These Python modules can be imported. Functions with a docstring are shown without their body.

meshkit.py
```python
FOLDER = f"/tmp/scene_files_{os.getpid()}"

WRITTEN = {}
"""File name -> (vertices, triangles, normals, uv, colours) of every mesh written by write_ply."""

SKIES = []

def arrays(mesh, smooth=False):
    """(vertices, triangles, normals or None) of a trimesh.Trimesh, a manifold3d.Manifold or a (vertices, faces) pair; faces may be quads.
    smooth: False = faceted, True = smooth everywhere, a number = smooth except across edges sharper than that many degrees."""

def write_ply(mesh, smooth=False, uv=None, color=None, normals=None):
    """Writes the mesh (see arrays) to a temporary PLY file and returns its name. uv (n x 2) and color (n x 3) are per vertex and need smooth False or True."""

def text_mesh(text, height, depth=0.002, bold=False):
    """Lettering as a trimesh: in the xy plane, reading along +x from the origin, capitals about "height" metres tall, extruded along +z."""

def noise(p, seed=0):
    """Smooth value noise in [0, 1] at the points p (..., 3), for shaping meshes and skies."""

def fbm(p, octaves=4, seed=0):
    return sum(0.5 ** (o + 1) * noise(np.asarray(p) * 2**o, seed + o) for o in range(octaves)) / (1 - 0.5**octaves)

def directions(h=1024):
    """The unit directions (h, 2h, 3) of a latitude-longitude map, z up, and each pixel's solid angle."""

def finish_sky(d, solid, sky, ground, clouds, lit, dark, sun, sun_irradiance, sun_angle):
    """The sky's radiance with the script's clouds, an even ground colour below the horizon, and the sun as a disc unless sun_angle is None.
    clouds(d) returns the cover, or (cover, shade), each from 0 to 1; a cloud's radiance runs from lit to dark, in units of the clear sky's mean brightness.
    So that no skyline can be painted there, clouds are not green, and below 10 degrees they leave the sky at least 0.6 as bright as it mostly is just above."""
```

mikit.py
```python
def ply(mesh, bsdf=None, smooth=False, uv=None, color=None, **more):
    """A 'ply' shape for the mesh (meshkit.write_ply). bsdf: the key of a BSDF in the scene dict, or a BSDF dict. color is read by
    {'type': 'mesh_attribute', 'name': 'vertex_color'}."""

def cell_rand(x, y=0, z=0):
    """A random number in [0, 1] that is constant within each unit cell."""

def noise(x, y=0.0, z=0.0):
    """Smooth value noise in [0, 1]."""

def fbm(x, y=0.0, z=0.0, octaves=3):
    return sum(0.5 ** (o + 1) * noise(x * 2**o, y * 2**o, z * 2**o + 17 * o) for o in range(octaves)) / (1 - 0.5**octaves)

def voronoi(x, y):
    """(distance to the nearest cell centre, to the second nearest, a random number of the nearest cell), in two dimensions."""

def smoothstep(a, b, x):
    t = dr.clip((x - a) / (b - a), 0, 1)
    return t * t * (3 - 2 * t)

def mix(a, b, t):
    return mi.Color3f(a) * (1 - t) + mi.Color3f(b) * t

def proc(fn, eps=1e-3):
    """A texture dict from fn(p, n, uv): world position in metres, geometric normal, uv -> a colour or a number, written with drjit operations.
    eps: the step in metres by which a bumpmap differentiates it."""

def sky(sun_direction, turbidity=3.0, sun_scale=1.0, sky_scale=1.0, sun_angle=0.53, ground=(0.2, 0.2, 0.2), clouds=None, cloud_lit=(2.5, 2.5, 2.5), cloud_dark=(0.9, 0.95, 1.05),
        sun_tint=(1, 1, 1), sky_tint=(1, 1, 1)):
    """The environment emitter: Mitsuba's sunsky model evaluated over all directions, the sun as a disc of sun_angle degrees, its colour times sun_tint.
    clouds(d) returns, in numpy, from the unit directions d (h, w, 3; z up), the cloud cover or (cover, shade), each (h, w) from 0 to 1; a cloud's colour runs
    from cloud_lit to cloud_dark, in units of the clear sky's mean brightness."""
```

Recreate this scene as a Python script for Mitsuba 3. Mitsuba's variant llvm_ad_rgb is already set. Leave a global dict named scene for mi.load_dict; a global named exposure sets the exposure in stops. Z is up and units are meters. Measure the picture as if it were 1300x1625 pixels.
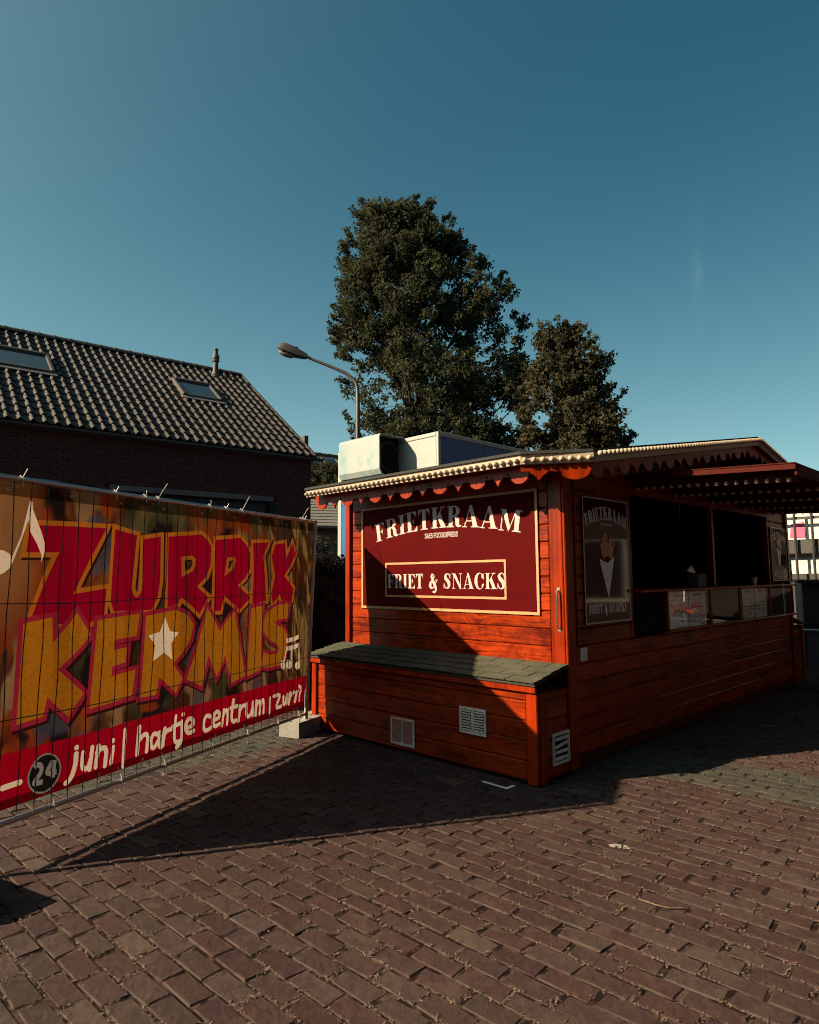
import math, random
import numpy as np, trimesh, drjit as dr, mitsuba as mi, mikit, meshkit
from shapely import Polygon, LineString, Point, MultiPolygon, box as sbox, affinity, union_all
from mikit import noise, fbm, cell_rand, smoothstep, mix, proc, voronoi

scene, labels = {}, {}
rng = np.random.default_rng(7)
random.seed(7)
SC = mi.ScalarTransform4f

# ------------------------------------------------------------------ camera, sky, exposure
EYE, PITCH, ROLL, FOCAL = np.array([0.0, 0.0, 1.5]), 0.0987, -0.0075, 1050.67 / 1300
_f = np.array([0, math.cos(PITCH), math.sin(PITCH)])
_u = np.array([0, -math.sin(PITCH), math.cos(PITCH)])
_up = _u * math.cos(ROLL) - np.array([1, 0, 0]) * math.sin(ROLL)
scene['camera'] = {'type': 'perspective', 'fov': math.degrees(2 * math.atan(0.5 / FOCAL)), 'fov_axis': 'x', 'near_clip': 0.05, 'far_clip': 3000.0,
                   'to_world': SC().look_at(origin=EYE.tolist(), target=(EYE + _f).tolist(), up=_up.tolist())}
SUN = np.array([-0.841, -0.250, 0.480])


def veil(d):
    """thin summer haze: thicker towards the horizon and towards the sun, and one faint old vapour trail"""
    az = np.degrees(np.arctan2(d[..., 0], d[..., 1]))
    el = np.degrees(np.arcsin(np.clip(d[..., 2], -1, 1)))
    an = np.degrees(np.arccos(np.clip(d @ (SUN / np.linalg.norm(SUN)), -1, 1)))
    n = meshkit.fbm(np.stack([az * 0.9, el * 0.35, el * 0], -1), 3, 3)
    mid = 24.5 + (meshkit.noise(np.stack([el * 0.12, el * 0, el * 0], -1), 5) - 0.5) * 0.6
    trail = np.exp(-((az - mid) / 0.40) ** 2) * np.clip((el - 17.5) / 6, 0, 1) * np.clip((29 - el) / 2.5, 0, 1) * np.clip(n * 2 - 0.35, 0, 1)
    return np.clip(0.621 * np.exp(-np.maximum(el, 0) / 10) + 2.391 * np.exp(-an / 18), 0, 0.95) + 0.028 * trail


scene['sky_light'] = mikit.sky(SUN.tolist(), turbidity=3.0, sun_scale=3.4, sky_scale=0.68, sky_tint=(0.048, 0.996, 1.026), sun_tint=(0.98, 1.0, 0.98), ground=(0.05, 0.035, 0.03), clouds=veil, cloud_lit=(8.85, 11.79, 10.88))
exposure = 1.6

# ------------------------------------------------------------------ frames
KO = np.array([1.2096, 5.1952, 0.0])
KX, KY = np.array([0.71246, 0.70171, 0.0]), np.array([-0.70171, 0.71246, 0.0])
Z = np.array([0, 0, 1.0])


def frame(o, x, y):
    m = np.eye(4)
    m[:3, 0], m[:3, 1], m[:3, 2], m[:3, 3] = x, y, np.cross(x, y), o
    return m


MK = frame(KO, KX, KY)
FO = np.array([-2.2953, 3.4753, 0.0])
_t = math.radians(22.43)
FX = np.array([math.sin(_t), math.cos(_t), 0.0])
FNORM = np.array([FX[1], -FX[0], 0.0])
MF = frame(FO, FX, -FNORM)            # x along the fence, y away from the camera, z up
HO = np.array([-2.2739, 16.0, 0.0])
_t = math.radians(51.174)
HX = np.array([math.sin(_t), math.cos(_t), 0.0])
HY = np.array([-HX[1], HX[0], 0.0])
MH = frame(HO, HX, HY)

# ------------------------------------------------------------------ mesh helpers
_g = [(sx, sy, sz, a) for sx in (-1, 1) for sy in (-1, 1) for sz in (-1, 1) for a in range(3)]
_S = np.array([g[:3] for g in _g], float)
_A = np.array([[1.0 if g[3] == k else 0.0 for k in range(3)] for g in _g])
_hull = trimesh.Trimesh(_S * (1 - 0.3 * (1 - _A))).convex_hull
_map = [int(np.argmin(np.linalg.norm(_S * (1 - 0.3 * (1 - _A)) - v, axis=1))) for v in _hull.vertices]
CB_F = np.array(_map)[_hull.faces]


def cbox(x0, x1, y0, y1, z0, z1, c=0.004):
    h = np.array([x1 - x0, y1 - y0, z1 - z0]) / 2
    c = min(c, h.min() * 0.6)
    return _S * (h - c * (1 - _A)) + np.array([x0 + x1, y0 + y1, z0 + z1]) / 2, CB_F


BX_V = np.array([[x, y, z] for x in (0, 1) for y in (0, 1) for z in (0, 1)], float)
BX_F = np.array([[0, 1, 3], [0, 3, 2], [4, 6, 7], [4, 7, 5], [0, 4, 5], [0, 5, 1], [2, 3, 7], [2, 7, 6], [0, 2, 6], [0, 6, 4], [1, 5, 7], [1, 7, 3]])


def bx(x0, x1, y0, y1, z0, z1):
    return BX_V * [x1 - x0, y1 - y0, z1 - z0] + [x0, y0, z0], BX_F


def cat(ms):
    vs, fs, n = [], [], 0
    for v, f in ms:
        vs.append(v)
        fs.append(np.asarray(f) + n)
        n += len(v)
    return np.vstack(vs), np.vstack(fs)


def tm(m):
    return np.array(m.vertices), np.array(m.faces)


def move(m, M):
    v = np.asarray(m[0])
    return v @ M[:3, :3].T + M[:3, 3], m[1]


def tube(pts, r, sides=8, caps=True):
    p = np.asarray(pts, float)
    r = np.broadcast_to(r, (len(p),))
    t = np.gradient(p, axis=0)
    t /= np.linalg.norm(t, axis=1, keepdims=True) + 1e-12
    a = np.cross(t[0], [0, 0, 1.0] if abs(t[0][2]) < 0.9 else [1.0, 0, 0])
    A = []
    for k in range(len(p)):
        a = a - t[k] * (a @ t[k])
        a /= np.linalg.norm(a) + 1e-12
        A.append(a)
    A = np.array(A)
    B = np.cross(t, A)
    ang = np.arange(sides) * 2 * np.pi / sides
    v = (p[:, None] + r[:, None, None] * (np.cos(ang)[None, :, None] * A[:, None] + np.sin(ang)[None, :, None] * B[:, None])).reshape(-1, 3)
    i, j = np.meshgrid(np.arange(len(p) - 1), np.arange(sides), indexing='ij')
    a0, a1 = i * sides + j, i * sides + (j + 1) % sides
    f = np.vstack([np.stack([a0, a1, a1 + sides], -1).reshape(-1, 3), np.stack([a0, a1 + sides, a0 + sides], -1).reshape(-1, 3)])
    if caps:
        k = np.arange(1, sides - 1)
        z = np.zeros_like(k)
        e = (len(p) - 1) * sides
        f = np.vstack([f, np.stack([z, k + 1, k], -1), np.stack([z + e, k + e, k + 1 + e], -1)])
    return v, f


def lathe(prof, sides=16, o=(0, 0, 0)):
    """profile [(r, z)] from bottom to top, about z"""
    pr = np.asarray(prof, float)
    ang = np.arange(sides) * 2 * np.pi / sides
    v = np.stack([pr[:, 0, None] * np.cos(ang), pr[:, 0, None] * np.sin(ang), np.repeat(pr[:, 1, None], sides, 1)], -1).reshape(-1, 3) + np.asarray(o)
    i, j = np.meshgrid(np.arange(len(pr) - 1), np.arange(sides), indexing='ij')
    a0, a1 = i * sides + j, i * sides + (j + 1) % sides
    return v, np.vstack([np.stack([a0, a1, a1 + sides], -1).reshape(-1, 3), np.stack([a0, a1 + sides, a0 + sides], -1).reshape(-1, 3)])


def prism(pts, d0, d1, ax):
    """polygon pts (2-D) extruded; ax says which local axes the polygon's x, y and the depth run along, e.g. 'yzx'"""
    poly = pts if hasattr(pts, 'area') else Polygon(pts)
    poly = poly.buffer(0)
    ms = []
    for g in getattr(poly, 'geoms', [poly]):
        if g.area < 1e-9:
            continue
        v, f = tm(trimesh.creation.extrude_polygon(g, d1 - d0, engine='earcut'))
        v = v + [0, 0, d0]
        w = np.zeros_like(v)
        for k, c in enumerate(ax):
            w[:, 'xyz'.index(c)] = v[:, k]
        if np.linalg.det(np.array([[1.0 if 'xyz'.index(c) == r else 0 for c in ax] for r in range(3)])) < 0:
            f = f[:, ::-1]
        ms.append((w, f))
    return cat(ms)


def numbered(key):
    if key not in scene and key not in labels:
        return key
    k = 1
    while f'{key}_{k:03d}' in scene or f'{key}_{k:03d}' in labels:
        k += 1
    return f'{key}_{k:03d}'


_count = {}


def fresh(key):
    n = _count.get(key, 0)
    _count[key] = n + 1
    return key if n == 0 else f'{key}_{n:03d}'


def add(name, mesh, mat, parent=None, M=None, smooth=False, **kw):
    key = fresh(f'{parent}__{name}' if parent else name)
    if M is not None:
        mesh = move(mesh, M)
    scene[key] = mikit.ply(mesh, mat, smooth=smooth, **kw)
    return key


def thing(name, label, cat_, group=None):
    key = fresh(name)
    labels[key] = {'label': label, 'category': cat_}
    if group:
        labels[key]['group'] = group
    return key


def tag(key, label=None, cat_=None, group=None, kind=None):
    d = labels.setdefault(key, {})
    for a, b in (('label', label), ('category', cat_), ('group', group), ('kind', kind)):
        if b:
            d[a] = b
    return key


# ------------------------------------------------------------------ materials
def mat(name, color, rough=0.6, spec=0.4, metallic=0.0, clear=0.0, bump=None, eps=1e-3, sheen=0.0):
    c = {'type': 'rgb', 'value': list(color)} if isinstance(color, (tuple, list)) else proc(color)
    d = {'type': 'principled', 'base_color': c, 'roughness': rough if not callable(rough) else proc(rough), 'specular': spec, 'metallic': metallic}
    if clear:
        d['clearcoat'] = clear
        d['clearcoat_gloss'] = 0.9
    d = {'type': 'twosided', 'b': d}
    if bump is not None:
        fn, sc = bump
        d = {'type': 'twosided', 'b': {'type': 'bumpmap', 't': proc(fn, eps), 'b': d['b'], 'scale': sc}}
    scene[name] = d
    return name


def KL(p):
    q = p - mi.Point3f(*KO.tolist())
    return (q.x * float(KX[0]) + q.y * float(KX[1]), q.x * float(KY[0]) + q.y * float(KY[1]), q.z)


def wood_h(p, n, uv):            # boards that run along the walls of the stall
    x, y, z = KL(p)
    a = x + y * 1.37
    b = dr.floor((z - 0.122) / 0.138)
    r = cell_rand(b, 3.0, 1.0)
    kd, _, kr = voronoi(a * 1.3 + r * 9, z * 3.1 + b * 7)
    on = dr.select(kr > 0.62, 1.0, 0.0)
    swirl = smoothstep(0.42, 0.0, kd) * on
    warp = fbm(a * 1.3 + r * 31, z * 6.0, b) * 0.12 + swirl * 0.05
    g = noise(a * 1.2 + r * 50, (z + warp) * 105.0, b)
    g2 = noise(a * 6.0 + r * 11, (z + warp) * 300.0, b)
    big = fbm(a * 1.1 + r * 17, z * 6.0, 2.0)
    blot = fbm(a * 6.0 + r * 3, z * 16.0, 6.0)
    knot = smoothstep(0.075, 0.03, kd) * on
    scuff = smoothstep(0.62, 0.85, noise(a * 23.0, z * 30.0, 8.0)) * 0.25
    t = dr.clip(0.08 + 0.55 * g * g + 0.30 * g2 * g + 0.75 * (big - 0.42) + 0.85 * (blot - 0.5) + 0.7 * knot + 0.35 * swirl * g + scuff + 0.18 * (r - 0.5), 0, 1)
    c = mix([0.2394, 0.02279, 0.00068], [0.05984, 0.003096, 0.00034], t)
    return c * (0.86 + 0.28 * cell_rand(b, 8.0, 2.0))


def wood_v(p, n, uv):            # upright posts of the stall
    x, y, z = KL(p)
    a = (x - y) * 1.0
    g = noise(z * 1.2, a * 85.0, 4.0)
    big = fbm(z * 1.7, a * 8.0, 9.0)
    blot = fbm(z * 7.0, a * 20.0, 5.0)
    t = dr.clip(0.08 + 0.55 * g * g + 1.1 * (big - 0.4) + 0.6 * (blot - 0.5), 0, 1)
    return mix([0.2156, 0.01763, 0.00068], [0.0616, 0.003268, 0.00034], t)


def wood_bump(p, n, uv):
    x, y, z = KL(p)
    a = x + y * 1.37
    return noise(a * 3.0, z * 140.0, 1.0) * 0.6 + noise(a * 20, z * 420.0, 2.0) * 0.4


mat('wood_boards', wood_h, 0.33, 0.16, bump=(wood_bump, 0.0009))
mat('wood_posts', wood_v, 0.33, 0.16)
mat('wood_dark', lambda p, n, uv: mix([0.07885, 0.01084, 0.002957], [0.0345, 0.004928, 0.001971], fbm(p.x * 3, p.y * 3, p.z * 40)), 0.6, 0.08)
mat('sign_red', lambda p, n, uv: mi.Color3f(0.0536, 0.0009555, 0.001474) * (0.85 + 0.3 * fbm(p.x * 9, p.y * 9, p.z * 9)), 0.6, 0.03)
mat('sign_gold', (0.3075, 0.1747, 0.08386), 0.5)
mat('sign_white', (0.3152, 0.2796, 0.2656), 0.5)
mat('cream_paint', lambda p, n, uv: mix([0.3049, 0.233, 0.1693], [0.2439, 0.1792, 0.1215], fbm(p.x * 14, p.y * 14, p.z * 30)), 0.5)
mat('bulb_glass', (0.3354, 0.2643, 0.204), 0.12, 0.5)
mat('bulb_red', (0.385, 0.224, 0.182), 0.06, 0.7)
mat('letter_ink', (0.3123, 0.273, 0.2566), 0.5)
mat('flap_paint', (0.048, 0.0085, 0.0065), 0.6, 0.03)
mat('roof_felt', lambda p, n, uv: mi.Color3f(0.02048, 0.02176, 0.02048) * (0.6 + 0.8 * noise(p.x * 180, p.y * 180, p.z * 180)), 0.9)


def shingle(p, n, uv):
    x, y, z = KL(p)
    gr = noise(p.x * 330, p.y * 330, p.z * 330)
    st = fbm(x * 7, y * 3.5, 3.0)
    r = cell_rand(dr.floor((x + 0.45) / 0.11), dr.floor(y / 0.13))
    return mix([0.03267, 0.03537, 0.02383], [0.05766, 0.05573, 0.04036], dr.clip(st * 1.3 - 0.2 + 0.4 * (r - 0.5), 0, 1)) * (0.55 + 0.9 * gr)


mat('roof_shingle', shingle, 0.95, 0.2)
mat('vent_white', lambda p, n, uv: mix([0.58, 0.53, 0.50], [0.34, 0.27, 0.24], fbm(p.x * 26, p.y * 26, p.z * 26)), 0.5)
mat('vent_brown', lambda p, n, uv: mix([0.30, 0.17, 0.14], [0.20, 0.09, 0.075], fbm(p.x * 30, p.y * 30, p.z * 30)), 0.6)
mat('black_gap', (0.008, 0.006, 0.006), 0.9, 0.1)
mat('steel', (0.55, 0.53, 0.5), 0.3, 0.5, 1.0)
mat('paper', lambda p, n, uv: mi.Color3f(0.55, 0.54, 0.53) * (0.85 + 0.3 * fbm(p.x * 12, p.y * 12, p.z * 12)), 0.7)
mat('ink', (0.05, 0.045, 0.05), 0.7)
mat('ink_pink', (0.85, 0.06, 0.22), 0.6)
mat('poster_dark', lambda p, n, uv: mi.Color3f(0.045, 0.007, 0.008) * (0.85 + 0.3 * fbm(p.x * 5, p.y * 5, p.z * 5)), 0.06, 0.2)
mat('poster_white', (0.50, 0.47, 0.46), 0.3)
mat('poster_grey', (0.32, 0.28, 0.29), 0.3)
mat('fries_gold', lambda p, n, uv: mix([0.50, 0.18, 0.03], [0.24, 0.05, 0.012], noise(p.x * 160, p.y * 160, p.z * 12)), 0.3)
scene['pane_glass'] = {'type': 'thindielectric', 'int_ior': 1.5}
mat('dark_window', (0.012, 0.014, 0.018), 0.05, 0.6)
mat('skylight_glass', (0.02, 0.03, 0.04), 0.03, 0.9)


def enamel(p, n, uv):
    x, y, z = KL(p)
    st = fbm(y * 9.0, z * 1.6, 5.0) * 0.6 + fbm(x * 7, y * 12, z * 12) * 0.4
    drip = smoothstep(0.48, 0.66, st) * smoothstep(3.40, 3.05, z) + 0.5 * smoothstep(4.2, 4.6, y)
    return mix([0.2451, 0.2666, 0.2623], [0.129, 0.2236, 0.2365], dr.clip(drip, 0, 1) * 0.85)


mat('enamel_white', enamel, 0.28, 0.5)
mat('trailer_white', lambda p, n, uv: mi.Color3f(0.258, 0.2666, 0.258) * (0.9 + 0.15 * fbm(p.x * 2, p.y * 2, p.z * 5)), 0.35)
mat('trailer_blue', lambda p, n, uv: mix([0.0288, 0.1024, 0.2688], [0.0192, 0.0576, 0.1664], fbm(p.x * 3, p.y * 3, p.z * 5)), 0.3)
mat('rubber', (0.0128, 0.0128, 0.0128), 0.8)

# pavers -------------------------------------------------------------------
PB, PC = np.array([-0.731, 0.682, 0.0]), np.array([0.682, 0.731, 0.0])
PL, PW = 0.226, 0.107                  # paver pitch along and across the rows


def pave_cell(p):
    b = p.x * float(PB[0]) + p.y * float(PB[1])
    c = p.x * float(PC[0]) + p.y * float(PC[1])
    row = dr.floor(c / PW)
    s = (cell_rand(row, 7.0, 2.0) - 0.5) * 0.16
    q = b / PL + 0.5 * (row - 2 * dr.floor(row / 2)) + s
    col = dr.floor(q)
    return b, c, row, col, q - col, c / PW - row


def pave_color(p):
    b, c, row, col, fu, fv = pave_cell(p)
    r1, r2, r3 = cell_rand(row, col, 11.0), cell_rand(row, col, 12.0), cell_rand(row, col, 13.0)
    col_ = mix([0.0330, 0.0149, 0.0140], [0.0297, 0.0170, 0.0159], r1)
    col_ = dr.select(r2 > 0.74, mix([0.0330, 0.0200, 0.0180], [0.0396, 0.0244, 0.0216], r1), col_)
    col_ = dr.select(r2 > 0.986, mi.Color3f(0.0506, 0.0326, 0.0262), col_)
    col_ = dr.select(r2 < 0.12, mix([0.0259, 0.0130, 0.0140], [0.0281, 0.0115, 0.0113], r1), col_)
    cb = c + 0.02 * (r3 - 0.5)
    band = dr.select((cb > 5.02) & (cb < 5.78) & (b > -3.0) & (b < 3.2), 1.0, 0.0)
    band = dr.maximum(band, dr.select((b > 5.05) & (b < 5.9) & (c < 4.4), 1.0, 0.0))
    col_ = dr.select(band > 0.5, mix([0.0345, 0.0335, 0.0272], [0.0240, 0.0240, 0.0205], r3), col_)
    n1 = fbm(p.x * 34, p.y * 34, 1.0)
    n2 = noise(p.x * 190, p.y * 190, 2.0)
    n3 = fbm(p.x * 1.1, p.y * 1.1, 5.0)
    col_ = col_ * (0.50 + 0.62 * n1 + 0.40 * n2) * (0.80 + 0.40 * n3)
    sand = smoothstep(0.62, 0.80, fbm(p.x * 9 + 3, p.y * 9, 8.0)) * 0.30
    edge = dr.minimum(dr.minimum(fu, 1 - fu) * PL, dr.minimum(fv, 1 - fv) * PW)
    sand = dr.maximum(sand, smoothstep(0.020, 0.006, edge) * smoothstep(0.40, 0.65, fbm(p.x * 21, p.y * 21, 4.0)) * 0.45)
    return mix(col_, [0.062, 0.046, 0.035], sand)


def joint_color(p):
    k = smoothstep(0.40, 0.68, fbm(p.x * 26, p.y * 26, 3.0)) * (0.15 + 1.1 * noise(p.x * 240, p.y * 240, 4.0))
    return mix([0.009448, 0.005071, 0.004685], [0.06298, 0.04085, 0.03605], dr.clip(k, 0, 1))


def pave_bump(p, n, uv):
    return fbm(p.x * 60, p.y * 60, 1.0) + 0.5 * noise(p.x * 260, p.y * 260, 3.0)


mat('paver_brick', lambda p, n, uv: pave_color(p), 0.85, 0.25, bump=(pave_bump, 0.0032))


def ground_color(p, n, uv):
    b, c, row, col, fu, fv = pave_cell(p)
    edge = dr.minimum(dr.minimum(fu, 1 - fu) * PL, dr.minimum(fv, 1 - fv) * PW)
    near = (p.x > -6.0) & (p.x < 6.5) & (p.y > 1.2) & (p.y < 9.0)
    k = dr.select(near, 1.0, smoothstep(0.008, 0.005, edge))
    return mix(pave_color(p), joint_color(p), k)


mat('ground_sand', ground_color, 0.95, 0.1)
mat('straw', lambda p, n, uv: mix([0.1518, 0.1107, 0.09035], [0.07589, 0.04991, 0.03663], noise(p.x * 60, p.y * 60)), 0.9, 0.1)
mat('splash_white', (0.22, 0.20, 0.17), 0.9)
mat('concrete', lambda p, n, uv: mi.Color3f(0.19, 0.18, 0.16) * (0.7 + 0.5 * fbm(p.x * 20, p.y * 20, p.z * 20)), 0.9, 0.2)
mat('galvanised', (0.42, 0.40, 0.38), 0.42, 0.5, 0.85)
mat('wire_metal', (0.064, 0.0544, 0.0512), 0.5, 0.4, 0.6)
mat('tie_white', (0.48, 0.47, 0.44), 0.5)


# festival banner: printed mesh cloth that lets the sun through ------------------
def cloth(name, color, trans=1.0):
    c = {'type': 'rgb', 'value': list(color)} if isinstance(color, (tuple, list)) else proc(color)
    scene[name] = {'type': 'principledthin', 'base_color': c, 'roughness': 0.9, 'diff_trans': trans, 'spec_trans': 0.0, 'eta': 1.08}
    return name


def photo_print(p, n, uv):       # blurred collage of a fair crowd behind the lettering
    q = p - mi.Point3f(*FO.tolist())
    s = q.x * float(FX[0]) + q.y * float(FX[1])
    z = q.z
    wx = fbm(s * 3.2, z * 2.6, 3.0, 2) * 1.5
    a = fbm(s * 4.6 + wx, z * 3.6 + wx * 0.8, 11.0, 3)
    b = fbm(s * 5.2 - wx, z * 3.3, 23.0, 3)
    e = fbm(s * 4.1 + wx * 1.3, z * 3.0, 31.0, 2)
    g = noise(s * 9.0 + wx, z * 6.0, 41.0)
    st = fbm(s * 15 + 4 * z, z * 2.6 - s * 2, 5.0)
    c = mix([0.02002, 0.005775, 0.003465], [0.0616, 0.01617, 0.00462], smoothstep(0.36, 0.62, a))
    c = mix(c, [0.08085, 0.04312, 0.0231], smoothstep(0.56, 0.68, b) * 0.9)
    c = mix(c, [0.01309, 0.01617, 0.00693], smoothstep(0.54, 0.66, e) * 0.7)
    c = mix(c, [0.00539, 0.00308, 0.00385], smoothstep(0.47, 0.36, b))
    c = mix(c, [0.08085, 0.01232, 0.00308], smoothstep(0.59, 0.68, a) * 0.85)
    c = mix(c, [0.02002, 0.01848, 0.02772], smoothstep(0.38, 0.28, e) * 0.8)
    c = c * (0.55 + 0.6 * g + 0.35 * fbm(s * 22, z * 13, 9.0))
    hair = mix([0.01848, 0.00616, 0.00308], [0.1155, 0.0693, 0.0231], smoothstep(0.48, 0.70, st))
    c = mix(c, hair, smoothstep(2.45, 2.85, s) * 0.8)
    left = smoothstep(0.48, 0.25, s) * smoothstep(1.1, 1.6, z)
    return mix(c, [0.09625, 0.04158, 0.01694], left * 0.9)


cloth('print_photo', photo_print)
cloth('print_crimson', (0.1053, 0.0005544, 0.007762))
cloth('print_orange', (0.1497, 0.04324, 0.004435))
cloth('print_gold', lambda p, n, uv: mi.Color3f(0.1414, 0.04879, 0.003326) * (0.85 + 0.3 * noise(p.x * 60, p.y * 60, p.z * 60)))
cloth('print_edge', (0.1109, 0.005544, 0.01552))
cloth('print_white', (0.2883, 0.2273, 0.1885))
cloth('print_band', (0.122, 0.0005544, 0.00499))
cloth('print_hem', (0.06098, 0.0005544, 0.002772), 0.6)
cloth('print_tophem', lambda p, n, uv: photo_print(p, n, uv) * 0.5, 0.6)
cloth('print_black', (0.006653, 0.005544, 0.006653), 0.5)
cloth('print_shadow', (0.01663, 0.003326, 0.003881), 0.7)
cloth('print_grey', (0.09625, 0.09086, 0.09625), 0.8)


# house ---------------------------------------------------------------------
def HL(p):
    q = p - mi.Point3f(*HO.tolist())
    return q.x * float(HX[0]) + q.y * float(HX[1]), q.x * float(HY[0]) + q.y * float(HY[1]), q.z


def tile_color(p, n, uv):
    x, y, z = HL(p)
    r = cell_rand(dr.floor(x / 0.2115 + 0.02), dr.floor((z - 4.5) / 0.196), 3.0)
    return mix([0.03596, 0.02633, 0.02367], [0.02119, 0.01509, 0.01393], r) * (0.65 + 0.6 * fbm(p.x * 9, p.y * 9, p.z * 9)) * (0.85 + 0.3 * noise(p.x * 60, p.y * 60, p.z * 60))


mat('roof_tile', tile_color, 0.7, 0.35)
mat('ridge_clay', (0.064, 0.0544, 0.048), 0.7)
mat('house_brick', lambda p, n, uv: mix([0.0832, 0.0288, 0.02432], [0.0512, 0.0224, 0.02048], cell_rand(dr.floor(HL(p)[0] / 0.11), dr.floor(p.z / 0.0625))) * (0.7 + 0.6 * fbm(p.x * 12, p.y * 12, p.z * 12)), 0.85, 0.2)
mat('town_brick', lambda p, n, uv: mi.Color3f(0.036, 0.028, 0.026) * (0.7 + 0.6 * fbm(p.x * 3, p.y * 3, p.z * 12)), 0.9, 0.1)
mat('mortar', (0.0288, 0.02304, 0.02176), 0.95, 0.1)
mat('lintel_stone', lambda p, n, uv: mi.Color3f(0.13, 0.112, 0.11) * (0.75 + 0.4 * fbm(p.x * 7, p.y * 7, p.z * 20)), 0.85, 0.2)
mat('dark_paint', (0.0192, 0.01664, 0.01664), 0.5)
mat('lead_grey', (0.048, 0.0416, 0.0384), 0.6)
mat('lamp_paint', (0.0576, 0.048, 0.04352), 0.5)
mat('lamp_lens', (0.128, 0.1216, 0.1152), 0.1, 0.6)
mat('pale_brick', lambda p, n, uv: mix([0.1728, 0.1152, 0.09504], [0.1267, 0.08064, 0.06912], cell_rand(dr.floor((p.x + p.y) / 0.22), dr.floor(p.z / 0.0625))), 0.85, 0.2)
mat('grey_render', (0.1152, 0.1094, 0.1008), 0.85)
mat('solar_glass', (0.0096, 0.0192, 0.0384), 0.06, 0.7)
mat('aluminium', (0.62, 0.62, 0.62), 0.35, 0.5, 0.9)
mat('bark', lambda p, n, uv: mi.Color3f(0.0352, 0.02688, 0.02048) * (0.5 + noise(p.x * 20, p.y * 20, p.z * 5)), 0.95, 0.1)


def leafmat(name, c1, c2, trans=0.7):
    scene[name] = {'type': 'principledthin', 'base_color': proc(lambda p, n, uv: mix(c1, c2, cell_rand(dr.floor(p.x * 5), dr.floor(p.y * 5), dr.floor(p.z * 5))) * (0.7 + 0.6 * fbm(p.x * 0.9, p.y * 0.9, p.z * 0.9))),
                   'roughness': 0.45, 'diff_trans': trans, 'spec_trans': 0.0, 'eta': 1.4}
    return name


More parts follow.
